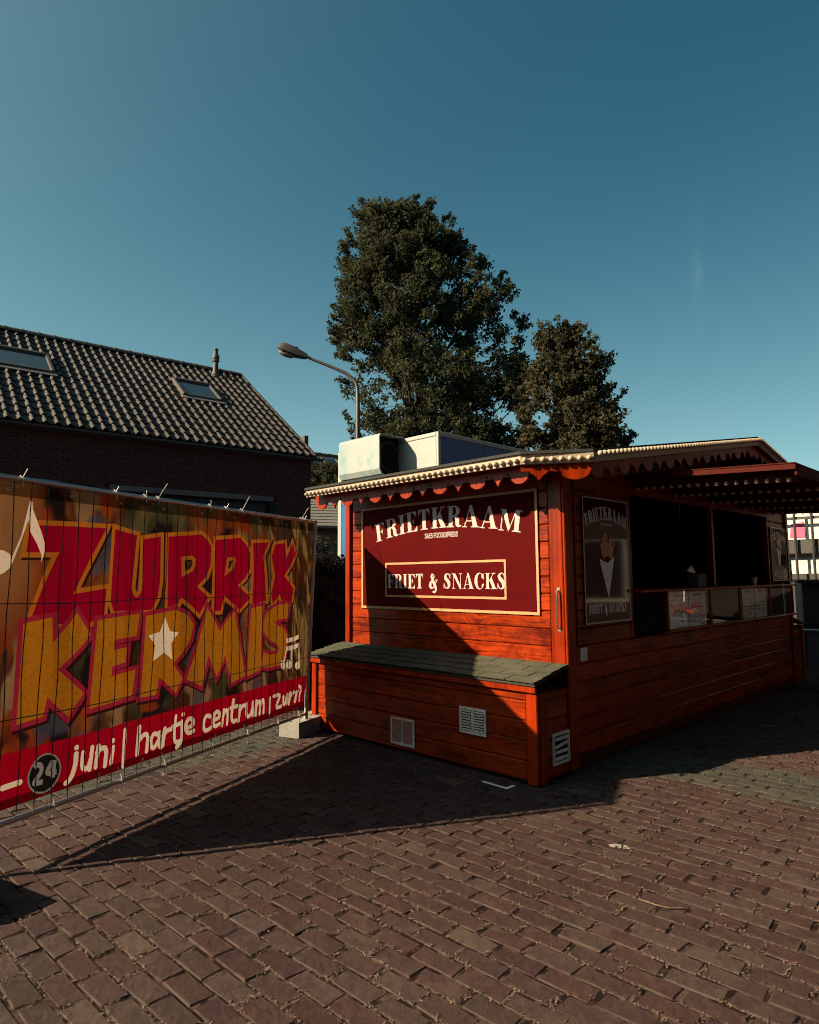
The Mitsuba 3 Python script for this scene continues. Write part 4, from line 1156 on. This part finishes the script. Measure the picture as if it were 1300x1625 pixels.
for x, h in zip(xs, prof):
    tv.append((x, 0.0, h + 0.008))
for k in range(2):
    for i in range(10):
        a = k * 11 + i
        tf += [(a, a + 1, a + 12), (a, a + 12, a + 11)]
for i in range(10):
    tf += [(i, 33 + i + 1, i + 1), (i, 33 + i, 33 + i + 1)]
tv = np.array(tv)
tile_shapes = []
for k in range(3):
    v = tv.copy()
    v[:, 2] += 0.004 * (k - 1) * np.sin(v[:, 0] * 20 + k)
    tile_shapes.append(mikit.ply((v, np.array(tf)), 'roof_tile', smooth=35))
tiles = []
for c in range(int(-XL / TW)):
    for r in range(16):
        x0 = -0.03 - (c + 1) * TW
        d = r * TE
        ym, xm = slope[0] * (d + TE / 2), x0 + TW / 2
        if any(a - .08 < xm < b + .08 and c_ - .06 < ym < d_ + .06 for a, b, c_, d_ in SL):
            continue
        P = MH[:3, :3] @ np.array([xm, ym, HE + slope[1] * d]) + HO
        tiles.append((0 if visible(P) else 1, np.linalg.norm(P - EYE), x0, d, c, r))
tiles.sort()


def tile_m(x0, d, c, r):
    j = np.random.default_rng(c * 100 + r)
    M = np.eye(4)
    M[:3, 1], M[:3, 2] = [0, slope[0], slope[1]], [0, -slope[1], slope[0]]
    M[:3, 3] = [x0 + j.normal(0, .002), slope[0] * d + j.normal(0, .003), HE - 0.045 + slope[1] * d]
    a = j.normal(0, .006)
    Rz = np.eye(4)
    Rz[:2, :2] = [[math.cos(a), -math.sin(a)], [math.sin(a), math.cos(a)]]
    return MH @ M @ Rz


for _, _, x0, d, c, r in tiles[:300]:
    key = fresh(f'{roof}__tile')
    scene[key] = {**tile_shapes[(c * 7 + r * 3) % 3], 'to_world': SC(tile_m(x0, d, c, r).tolist())}
scene[f'{roof}__tile_field'] = mikit.ply(cat([move((tv, np.array(tf)), tile_m(x0, d, c, r)) for _, _, x0, d, c, r in tiles[300:]]), 'roof_tile', smooth=35)
tag(f'{roof}__tile_field', kind='stuff')
for i in range(int(-XL / .36)):
    x1 = -.02 - i * .36
    a = np.linspace(0, np.pi, 7)
    arc = [(HD + .13 * math.cos(t), HR - .055 + .11 * math.sin(t)) for t in a]
    H('ridge_tile', cat([prism(arc, x1 - .355, x1, 'yzx'), prism([(HD + .145 * math.cos(t), HR - .055 + .128 * math.sin(t)) for t in a], x1 - .375, x1 - .335, 'yzx')]), 'ridge_clay', roof)
for i in range(16):
    d0 = i * TE
    Mv = np.eye(4)
    Mv[:3, 1], Mv[:3, 2] = [0, slope[0], slope[1]], [0, -slope[1], slope[0]]
    Mv[:3, 3] = [-.055, slope[0] * d0, HE - .03 + slope[1] * d0]
    H('verge_tile', move(cbox(0, .085, 0.0, TE + .02, -.05, .045 + .006 * rng.random(), .02), Mv), 'roof_tile', roof)
Mr = np.eye(4)
Mr[:3, 1], Mr[:3, 2] = [0, slope[0], slope[1]], [0, -slope[1], slope[0]]
for (a, b, y0, y1), lab in zip(SL, ('skylight at the left edge of the roof', 'smaller skylight near the vent pipe')):
    Mr[:3, 3] = [0, 0, HE]
    d0, d1 = y0 / slope[0], y1 / slope[0]
    sk = H('skylight', move(bx(a + .07, b - .07, d0 + .08, d1 - .08, .03, .05), Mr), 'skylight_glass', roof)
    tag(sk, lab)
    for q in (cbox(a, a + .07, d0, d1, -.05, .085, .008), cbox(b - .07, b, d0, d1, -.05, .085, .008), cbox(a + .072, b - .072, d1 - .09, d1, -.05, .10, .008), cbox(a + .072, b - .072, d0, d0 + .08, -.05, .065, .008)):
        key = fresh(f'{sk}_frame')
        scene[key] = mikit.ply(move(move(q, Mr), MH), 'lead_grey')
    key = fresh(f'{sk}_flashing')
    scene[key] = mikit.ply(move(move(cbox(a - .05, b + .05, d0 - .16, d0 - .002, .0, .03, .004), Mr), MH), 'lintel_stone')
H('vent_pipe', lathe([(.13, -.12), (.10, .04), (.075, .10), (.07, .34), (.10, .36), (.105, .40), (.085, .42), (.105, .46), (.10, .52), (.065, .60), (.058, .63), (.062, .70), (.07, .71), (.07, .745), (.0, .75)], 14, (-.93, 4.10, HE + 4.10 * slope[1] / slope[0])), 'lead_grey', roof, smooth=40)

# ------------------------------------------------------------------ street lamp
LP = thing('street_lamp', 'street lamp with a curved arm and flat grey head beside the tall tree', 'street lamp')
pole = [(-1.098, 14, 0), (-1.098, 14, 3.0), (-1.10, 14, 5.45), (-1.105, 14, 5.58), (-1.135, 14, 5.70), (-1.20, 14, 5.79), (-1.37, 14, 5.93), (-1.70, 14, 6.08), (-2.03, 14, 6.215), (-2.14, 14, 6.265), (-2.23, 14, 6.30)]
add('pole', tube(pole, [.075, .06, .046, .044, .042, .040, .038, .034, .032, .032, .032], 10), 'lamp_paint', LP, smooth=50)
aL = np.array([-.945, -.05, .325]) / np.linalg.norm([-.945, -.05, .325])
bL = np.cross([0, 0, 1.0], aL)
bL /= np.linalg.norm(bL)
ML = np.eye(4)
ML[:3, 0], ML[:3, 1], ML[:3, 2], ML[:3, 3] = aL, bL, np.cross(aL, bL), (-2.21, 14, 6.30)
secs = []
for x, w, t, b in ((0.0, .065, .055, -.055), (.10, .085, .075, -.075), (.30, .13, .115, -.10), (.50, .15, .125, -.10), (.60, .135, .10, -.07), (.66, .09, .04, -.02)):
    secs += [(x, -w, b * .6), (x, -w * .8, t * .75), (x, -w * .4, t), (x, w * .4, t), (x, w * .8, t * .75), (x, w, b * .6), (x, w * .6, b), (x, -w * .6, b)]
sf = []
for k in range(5):
    for i in range(8):
        a, b = k * 8 + i, k * 8 + (i + 1) % 8
        sf += [(a, b, b + 8), (a, b + 8, a + 8)]
for i in range(1, 7):
    sf += [(0, i + 1, i), (40, 40 + i, 40 + i + 1)]
hd = add('lamp_head', move((np.array(secs), np.array(sf)), ML), 'lamp_paint', LP, smooth=40)
lens = trimesh.creation.icosphere(subdivisions=2, radius=1.0)
add('lens', move((np.array(lens.vertices) * [.19, .10, .075] + [.43, 0, -.085], np.array(lens.faces)), ML), 'lamp_lens', hd, smooth=True)
add('hinge', move(cbox(.24, .30, -.05, .05, .110, .135, .005), ML), 'lamp_paint', hd)


# ------------------------------------------------------------------ trees and hedge
def leaf_cloud(centers, per, spread, size, seed, up=0.15):
    r = np.random.default_rng(seed)
    n = len(centers) * per
    c = np.repeat(centers, per, 0)
    d = r.normal(size=(n, 3))
    d /= np.linalg.norm(d, axis=1, keepdims=True)
    pos = c + d * (spread * r.random((n, 1)) ** 0.55) * [1, 1, 0.8]
    nrm = d * 0.5 + r.normal(size=(n, 3)) * 0.75 + [0, 0, up]
    nrm /= np.linalg.norm(nrm, axis=1, keepdims=True)
    a = np.cross(nrm, r.normal(size=(n, 3)))
    a /= np.linalg.norm(a, axis=1, keepdims=True)
    b = np.cross(nrm, a)
    L = size * (0.65 + 0.7 * r.random((n, 1)))
    W = L * (0.5 + 0.2 * r.random((n, 1)))
    v = np.stack([pos - a * L / 2, pos + b * W / 2 + nrm * L * .10, pos + a * L / 2, pos - b * W / 2 + nrm * L * .10], 1).reshape(-1, 3)
    k = np.arange(n)[:, None] * 4
    f = np.vstack([k + [0, 1, 2], k + [0, 2, 3]])
    return v, f


def tree(name, label, base, profile, nclus, per, spread, size, seed, leafm, limbs, thr=0.42, depth=0.8, shoots=90):
    """profile: [(z, x_left, x_right)] of the crown; the crown's depth follows its width"""
    r = np.random.default_rng(seed)
    pz, pl, pr = (np.array(q, float) for q in zip(*profile))
    cs = []
    while len(cs) < nclus:
        z = pz[0] + (pz[-1] - pz[0]) * r.random()
        l, rr = np.interp(z, pz, pl), np.interp(z, pz, pr)
        cx, hw = (l + rr) / 2, (rr - l) / 2
        a, q = r.random() * 6.283, r.random() ** 0.42
        p = np.array([cx + (hw - .15) * q * math.cos(a), base[1] + hw * depth * q * math.sin(a), z])
        k = meshkit.fbm(p[None] * 0.75, 2, seed)[0]
        if k < thr or (q > .72 and meshkit.noise(p[None] * 1.5, seed + 3)[0] < .46):
            continue
        cs.append(p)
    cs = np.array(cs)
    t = thing(name, label, 'tree')
    top = np.array([(pl[-1] + pr[-1]) / 2, base[1], pz[-1] - .5])
    lead = [np.array(base) + (top - np.array(base)) * s + [0.25 * math.sin(4 * s + seed) * s, 0.2 * math.sin(3 * s), 0] for s in np.linspace(0, 1, 12)]
    tr = [tube(lead, np.linspace(.30, .03, 12) * (pz[-1] / 14), 9)]
    nodes = [lead[i] for i in range(2, 12)]
    for i in range(limbs):
        tgt = cs[r.integers(len(cs))]
        h0 = max(base[2] + 1.6, tgt[2] - 0.8 - 0.55 * np.hypot(*(tgt - top)[:2]) - r.random())
        s0 = np.array([np.interp(h0, [q[2] for q in lead], [q[k] for q in lead]) for k in range(3)])
        mid = s0 * .5 + tgt * .5 + [0, 0, -.25]
        ts = np.linspace(0, 1, 7)[:, None]
        path = s0 * (1 - ts) ** 2 + 2 * mid * ts * (1 - ts) + tgt * ts ** 2 + r.normal(size=(7, 3)) * .05
        tr.append(tube(path, np.linspace(.085, .014, 7), 6, False))
        nodes += list(path[1:])
    nodes = np.array(nodes)
    for c in cs[::2]:
        k = np.argmin(((nodes - c) ** 2).sum(1) + 3.0 * np.maximum(0, nodes[:, 2] - c[2]))
        m = (nodes[k] + c) / 2 + r.normal(size=3) * .08
        tr.append(tube([nodes[k], m, c], [.016, .011, .005], 4, False))
    # leafy shoots that break the outline: up at the top, outwards at the sides
    sh = []
    for i in range(shoots):
        z = pz[0] + (pz[-1] - pz[0]) * r.random() ** .7
        l, rr = np.interp(z, pz, pl), np.interp(z, pz, pr)
        a = r.random() * 6.283
        s0 = np.array([(l + rr) / 2 + (rr - l) / 2 * .88 * math.cos(a), base[1] + (rr - l) / 2 * depth * .88 * math.sin(a), z])
        up = .35 + 1.1 * (z - pz[0]) / (pz[-1] - pz[0])
        d = np.array([math.cos(a), math.sin(a) * depth, up]) + r.normal(size=3) * .25
        d /= np.linalg.norm(d)
        L = .22 + .34 * r.random()
        tr.append(tube([s0, s0 + d * L * .5 + [0, 0, .03], s0 + d * L], [.010, .007, .003], 4, False))
        sh += [s0 + d * L * u + r.normal(size=3) * .03 for u in np.linspace(.15, 1.02, 7)]
    add('trunk', cat(tr), 'bark', t, smooth=True)
    a, b = leaf_cloud(cs, per, spread, size, seed + 1), leaf_cloud(np.array(sh), 11, .13, size * .9, seed + 2)
    add('crown', cat([a, b]), leafm, t)
    return t


tree('tall_tree', 'tallest tree, a broad dark olive crown behind the stall', (0.84, 22.0, 0), [
    (4.8, -1.26, 3.87), (5.8, -1.99, 4.31), (6.6, -2.30, 4.31), (7.4, -2.60, 4.23), (8.3, -2.64, 4.19), (9.1, -2.51, 4.15), (9.7, -2.85, 4.19), (10.1, -2.89, 4.19), (10.5, -2.55, 3.94), (11.2, -2.51, 3.45),
    (11.9, -2.58, 2.93), (12.8, -2.20, 1.99), (13.1, -2.18, 1.93), (13.6, -2.09, 1.68), (13.9, -1.97, 1.30), (14.05, -1.68, 0.96)], 1350, 70, .34, .125, 21, 'leaf_olive', 52, 0.49, 0.8, 230)
tree('small_tree', 'smaller brownish tree right of the tall tree', (4.73, 19.5, 0), [
    (3.8, 4.08, 5.75), (4.9, 3.43, 6.50), (5.7, 3.30, 6.83), (6.2, 3.38, 6.79), (6.6, 3.43, 6.22), (7.0, 3.43, 6.03), (7.7, 3.62, 5.98), (8.1, 3.82, 5.60), (8.5, 4.01, 5.27), (8.75, 4.27, 4.97)], 560, 70, .31, .12, 33, 'leaf_brown', 30, 0.44, 0.8, 130)

hg = thing('clipped_hedge', 'dark clipped hedge between the fence and the stall', 'hedge')
hx = np.array([.78, .626, 0]) / np.hypot(.78, .626)
hyv = np.array([-hx[1], hx[0], 0])
MG = frame(np.array([-2.6, 7.28, 0]), hx, hyv)
pts = rng.random((2600, 3)) * [2.55, .36, 1.76]
pts = pts[(pts[:, 1] < .07) | (pts[:, 1] > .30) | (pts[:, 2] > 1.62) | (pts[:, 0] > 2.48)]
v, f = leaf_cloud(pts, 9, .075, .055, 77)
add('foliage', (v, f), 'leaf_hedge', hg, MG)
add('stem', cat([bx(.02, 2.5, .08, .28, 0.02, 1.70)] + [tube([(x, .18, 0), (x + .03, .18, 1.6)], .02, 6) for x in np.arange(.2, 2.5, .35)]), 'bark', hg, MG)

# ------------------------------------------------------------------ cooling trailer behind the stall
TL = thing('cooling_trailer', 'white and blue cooling trailer showing above the stall roof', 'trailer')
TX, TY0, TY1, TZ0, TZ1, TX2 = 1.86, 3.05, 5.19, 0.62, 3.44, 5.6


def Tt(name, m, mt, parent=TL, **kw):
    return add(name, m, mt, parent, MK, **kw)


bd = Tt('body', cat([bx(TX + .012, TX2, TY0 + .012, TY1 - .012, TZ0, TZ1 - .01)]), 'trailer_blue')
Tt('front_panel', cbox(TX, TX + .011, TY0 + .05, TY1 - .09, 2.92, TZ1 - .06, .003), 'trailer_white', bd)
Tt('front_panel', cbox(TX, TX + .011, TY0 + .05, TY1 - .09, TZ0 + .05, 2.915, .003), 'trailer_blue', bd)
for y in (TY0, TY1 - .085):
    Tt('edge_trim', cbox(TX - .006, TX + .05, y, y + .085 if y > TY0 else y + .045, TZ0, TZ1, .006), 'trailer_white', bd)
Tt('edge_trim', cbox(TX - .006, TX + .05, TY0 + .046, TY1 - .086, TZ1 - .055, TZ1, .006), 'trailer_white', bd)
Tt('edge_trim', cbox(TX + .051, TX2, TY0 - .004, TY0 + .045, TZ1 - .06, TZ1, .006), 'trailer_white', bd)
Tt('edge_trim', cbox(TX + .051, TX2, TY0 - .004, TY0 + .02, TZ0, TZ0 + .10, .006), 'trailer_white', bd)
for x in (TX + .95, TX + 1.9, TX + 2.85):
    Tt('seam', cbox(x, x + .02, TY0 + .004, TY0 + .0115, TZ0 + .11, TZ1 - .07, .002), 'trailer_blue', bd)
Tt('chassis', bx(TX + .2, TX2 - .1, TY0 + .3, TY1 - .3, .42, .618), 'dark_paint')
for x in (3.4, 4.3):
    for y in (TY0 + .08, TY1 - .30):
        w_ = lathe([(.0, 0), (.16, 0), (.30, .02), (.32, .06), (.32, .15), (.30, .20), (.16, .21), (0, .21)], 20)
        wv = w_[0][:, [0, 2, 1]] + [x, y, .32]
        Tt('wheel', (wv, w_[1]), 'rubber', smooth=40)
# rounded refrigeration unit on its front
cu = []
UX0, UX1, UY0, UY1, UZ0, UZ1 = TX - .47, TX - .003, 3.71, 4.58, 2.87, 3.46
prof_ = [(UZ0 + .10, 0.0), (UZ1 - .05, 0.0), (UZ1 - .015, .015), (UZ1, .05), (UZ1, .467), (UZ0, .467), (UZ0, .10), (UZ0 + .03, .04)]
sh = Polygon([(UX0 + b, a) for a, b in prof_])
shell = sh.difference(sh.buffer(-.018).union(sbox(UX0 + .12, UZ0 + .018, UX1 + .1, UZ1 - .018)))
un = Tt('cooling_unit', prism(shell, UY0 + .0, UY1, 'xzy'), 'enamel_white')
Tt('end_plate', prism(sh.buffer(-.001), UY1 - .02, UY1 - .001, 'xzy'), 'enamel_white', un)
Tt('dark_inside', prism(sh.buffer(-.020), UY0 + .10, UY0 + .12, 'xzy'), 'black_gap', un)
Tt('fan_guard', tube([(UX0 + .23 + .17 * math.cos(t), UY0 + .06, (UZ0 + UZ1) / 2 + .20 * math.sin(t)) for t in np.linspace(0, 6.283, 25)], .006, 5), 'dark_paint', un)

# ------------------------------------------------------------------ houses far behind, in the gap
SH = thing('solar_house', 'distant house with blue solar panels on its roof, left of the trailer', 'house')
MS = frame(np.array([-3.6, 38.0, 1.15]), HX, HY)


def G(name, m, mt, parent=SH, **kw):
    return add(name, m, mt, parent, MS, **kw)


G('wall', bx(-3.0, 6.0, .2, 7.5, -1.2, 5.3), 'grey_render')
rr = G('roof', prism([(-.2, 5.25), (4.0, 8.2), (8.2, 5.25), (8.2, 5.15), (4.0, 8.1), (-.2, 5.15)], -3.2, 6.2, 'yzx'), 'roof_tile')
G('verge_board', prism([(-.25, 5.1), (4.0, 8.1), (4.0, 8.3), (-.25, 5.3)], -3.26, -3.205, 'yzx'), 'dark_paint', rr)
sl2 = np.array([4.2, 2.95]) / np.hypot(4.2, 2.95)
Ms = np.eye(4)
Ms[:3, 1], Ms[:3, 2], Ms[:3, 3] = [0, sl2[0], sl2[1]], [0, -sl2[1], sl2[0]], [0, -.2, 5.25]
for i in range(6):
    for j in range(2):
        x, d = -2.9 + i * 1.05, 0.9 + j * 1.75
        pn = G('solar_panel', move(cbox(x, x + 1.0, d, d + 1.68, .06, .10, .004), Ms), 'solar_glass', rr)
        key = fresh(f'{pn}_frame')
        scene[key] = mikit.ply(move(move(cat([bx(x - .02, x + .012, d - .02, d + 1.7, .07, .112), bx(x + .988, x + 1.02, d - .02, d + 1.7, .07, .112), bx(x + .012, x + .988, d - .02, d + .012, .07, .112), bx(x + .012, x + .988, d + 1.668, d + 1.7, .07, .112)]), Ms), MS), 'aluminium')
for i in range(24):
    G('ridge_tile', cbox(-3.2 + i * .39, -2.83 + i * .39, 3.88, 4.12, 8.14, 8.26 + .02 * (i % 2), .03), 'ridge_clay', rr)

AN = thing('brick_annexe', 'low pale brick annexe with a grey roof in the gap left of the stall', 'house')
MA = frame(np.array([-5.3, 29.3, 0.72]), np.array([.93, .37, 0]) / np.hypot(.93, .37), np.array([-.37, .93, 0]) / np.hypot(.93, .37))


def A_(name, m, mt, parent=AN, **kw):
    return add(name, m, mt, parent, MA, **kw)


wa = A_('wall', bx(-3, 4.5, .25, 4, -.75, 3.0), 'mortar')
abr = []
for r in range(18, 48):
    z0 = r * .0625
    for c in range(34):
        x = -3 + .222 * c + .11 * (r % 2)
        abr.append(bx(x, x + .212, .235 + .004 * rng.random(), .25, z0, z0 + .052))
A_('brick_courses', cat(abr), 'pale_brick', wa)
tag(f'{wa}__brick_courses', kind='stuff')
ra = A_('roof', prism([(0, 3.1), (2.6, 4.6), (5.2, 3.1), (5.2, 3.0), (2.6, 4.5), (0, 3.0)], -3.2, 4.7, 'yzx'), 'grey_render')
tl = []
for r in range(9):
    for c in range(36):
        x = -3.2 + c * .22
        y0 = r * .29
        tl.append(prism([(y0, 3.11 + y0 * .577 + .05), (y0 + .33, 3.11 + (y0 + .33) * .577 + .012), (y0 + .33, 3.10 + (y0 + .33) * .577), (y0, 3.10 + y0 * .577)], x + .005, x + .213, 'yzx'))
A_('tile_field', cat(tl), 'grey_render', ra)
tag(f'{ra}__tile_field', kind='stuff')
A_('gutter', cbox(-3.2, 4.7, -.10, .02, 2.95, 3.09, .02), 'dark_paint', ra)
sbp = np.random.default_rng(5).normal(size=(260, 3)) * [.55, .4, .42] + [-4.45, 27.0, 2.75]
bsh = thing('leafy_shrub', 'small leafy shrub before the pale brick annexe', 'shrub')
add('foliage', leaf_cloud(sbp, 14, .16, .12, 8), 'leaf_olive', bsh)
add('stem', cat([tube([(-4.45 + dx, 27.0, 0), (-4.45 + dx * 2, 27.0, 1.3), (-4.45 + dx * 4, 27.0, 2.7)], [.04, .03, .01], 6) for dx in (-.08, 0, .09)]), 'bark', bsh)
yt = np.random.default_rng(6)
ytc = np.stack([-4.6 + yt.normal(size=300) * .75, 35.5 + yt.normal(size=300) * .5, 6.0 + 1.7 * yt.random(300)], -1)
ty = thing('young_tree', 'young dark tree between the annexe and the solar house', 'tree')
add('crown', leaf_cloud(ytc, 30, .22, .12, 9), 'leaf_olive', ty)
add('trunk', tube([(-4.6, 35.5, 0), (-4.57, 35.5, 3.5), (-4.6, 35.5, 7.2)], [.10, .07, .02], 7), 'bark', ty)

# ------------------------------------------------------------------ bar and booth beyond the stall
BR = thing('bar_counter', 'dark bar counter at the right edge, beyond the stall', 'bar')
MB = frame(np.array([6.35, 10.8, 0]), KX * 0 + np.array([.95, -.31, 0]) / np.hypot(.95, .31), np.array([.31, .95, 0]) / np.hypot(.95, .31))
add('front_panel', cbox(0, 4, 0, .05, .70, 1.37, .006), 'bar_dark', BR, MB)
add('bar_top', cbox(-.08, 4.1, -.12, .55, 1.372, 1.42, .008), 'bar_dark', BR, MB)
add('foot_rail', tube([(-.05, -.1, .62), (4, -.1, .62)], .022, 8), 'galvanised', BR, MB)
add('lower_panel', cbox(.02, 4, .10, .14, .02, .695, .006), 'grey_cloth', BR, MB)
add('side_panel', cbox(.0, .04, .06, .5, .02, 1.37, .006), 'bar_dark', BR, MB)
BO = thing('market_booth', 'white booth with a pink poster seen past the stall\'s right end', 'booth')
MO = frame(np.array([8.25, 14.6, 0]), np.array([.72, -.69, 0]) / np.hypot(.72, .69), np.array([.69, .72, 0]) / np.hypot(.72, .69))


def O_(name, m, mt, parent=BO):
    return add(name, m, mt, parent, MO)


O_('back_panel', cbox(-.9, 3.6, .6, .65, 1.30, 2.95, .01), 'cover_white')
O_('lower_panel', cbox(-.9, 3.6, .55, .59, 0, 1.52, .01), 'bar_dark')
O_('awning_band', cbox(-1.1, 3.8, .38, .55, 1.95, 2.28, .02), 'bar_dark')
pp = O_('pink_poster', prism([(-.02, 2.34), (.30, 2.32), (.28, 2.68), (.02, 2.64)], .585, .598, 'xzy'), 'cover_pink')
O_('side_curtain', cbox(-1.1, -.30, .40, .56, .0, 1.948, .02), 'bar_dark')
for x in (-1.0, -.32, .16, .50, 1.3):
    O_('pole', tube([(x, .3, 0), (x, .3, 2.95)], .028, 8), 'dark_paint')
O_('cross_beam', cbox(-1.1, 3.8, .33, .37, 2.72, 2.78, .008), 'dark_paint')
O_('roof', prism([(.45, 2.97), (1.2, 3.05), (1.2, 3.09), (.45, 3.01)], -1.2, 3.9, 'yzx'), 'bar_dark')
k = add('folded_cover', move(cbox(-.22, .22, -.14, .14, 0, .42, .05), frame(np.array([6.02, 10.95, 1.36]), np.array([1.0, 0, 0]), np.array([0, 1.0, 0]))), 'grey_cloth')
tag(k, 'grey folded cover lying on the left end of the dark bar', 'cover')

# ------------------------------------------------------------------ folding furniture on the terrace right of the stall (the panes mirror it)
def folding(kind, x, y, a, label):
    t = thing(f'folding_{kind}', label, kind, 'folding terrace furniture')
    M = frame(np.array([x, y, 0]), np.array([math.cos(a), math.sin(a), 0]), np.array([-math.sin(a), math.cos(a), 0]))
    h, w = (.72, .32) if kind == 'table' else (.45, .21)
    for s in (-w, w):
        for q in (-1, 1):
            add('leg', tube([(q * .25, s, 0), (-q * .25, s + .02 * q, h if kind == 'table' or q > 0 else .88)], .013, 7), 'aluminium', t, M)
    if kind == 'table':
        add('table_top', cbox(-.38, .38, -.38, .38, h, h + .025, .008), 'cover_white', t, M)
    else:
        for i in range(4):
            add('slat', cbox(-.20 + i * .10, -.115 + i * .10, -.22, .22, h, h + .018, .005), 'wood_posts', t, M)
        for i in range(2):
            add('slat', cbox(.20, .22, -.22, .22, .66 + i * .11, .75 + i * .11, .005), 'wood_posts', t, M)


folding('table', 6.6, 8.0, .3, 'folding terrace table right of the stall, outside the picture')
folding('table', 8.1, 8.5, .9, 'folding terrace table farther right of the stall, outside the picture')
folding('chair', 7.3, 7.6, 2.6, 'folding terrace chair nearest the camera, outside the picture')
folding('chair', 7.3, 8.7, .2, 'folding terrace chair between the two tables, outside the picture')
folding('chair', 8.9, 8.9, 3.0, 'folding terrace chair farthest right, outside the picture')

# ------------------------------------------------------------------ houses round the rest of the square (outside the picture; the posters and panes reflect them)
def row_house(o, ang, w, d, he, hr, label):
    t = thing('town_house', label, 'house', 'town houses round the square')
    a = math.radians(ang)
    M = frame(np.array([o[0], o[1], 0.0]), np.array([math.cos(a), math.sin(a), 0]), np.array([-math.sin(a), math.cos(a), 0]))
    ow = [(x, z) for z in (0.9, 3.7) for x in np.arange(.9, w - 1.6, 2.4)]
    q = sbox(0, 0, w, he)
    for x, z in ow:
        q = q.difference(sbox(x, z, x + 1.2, z + 1.5))
    add('front_wall', prism(q, 0, .25, 'xzy'), 'town_brick', t, M)
    add('wall', cat([bx(0, .25, .251, d, 0, he), bx(w - .25, w, .251, d, 0, he), bx(.25, w - .25, d - .25, d, 0, he)]), 'town_brick', t, M)
    add('roof', prism([(-.3, he - .05), (d / 2, hr), (d + .3, he - .05), (d + .3, he + .1), (d / 2, hr + .15), (-.3, he + .1)], -.1, w + .1, 'yzx'), 'roof_tile', t, M)
    for x, z in ow:
        wi = add('window', bx(x, x + 1.2, .14, .16, z, z + 1.5), 'dark_window', t, M)
        add('frame', cat([bx(x, x + .07, .09, .139, z, z + 1.5), bx(x + 1.13, x + 1.2, .09, .139, z, z + 1.5), bx(x + .07, x + 1.13, .09, .139, z + 1.43, z + 1.5), bx(x + .07, x + 1.13, .09, .139, z, z + .07)]), 'cover_white', wi, M)


row_house((11.6, 17.0), -90, 10.5, 8, 7.4, 10.6, 'brick town house across the square to the right, outside the picture, nearest the bar')
row_house((12.0, 6.3), -92, 12.5, 8, 7.6, 10.8, 'brick town house across the square to the right, outside the picture, level with the camera')
row_house((12.5, -8.0), 180, 12, 8, 6.6, 10.0, 'brick town house behind the camera, to its right')
row_house((0.3, -8.6), 180, 13, 8, 6.2, 9.4, 'brick town house behind the camera, to its left')
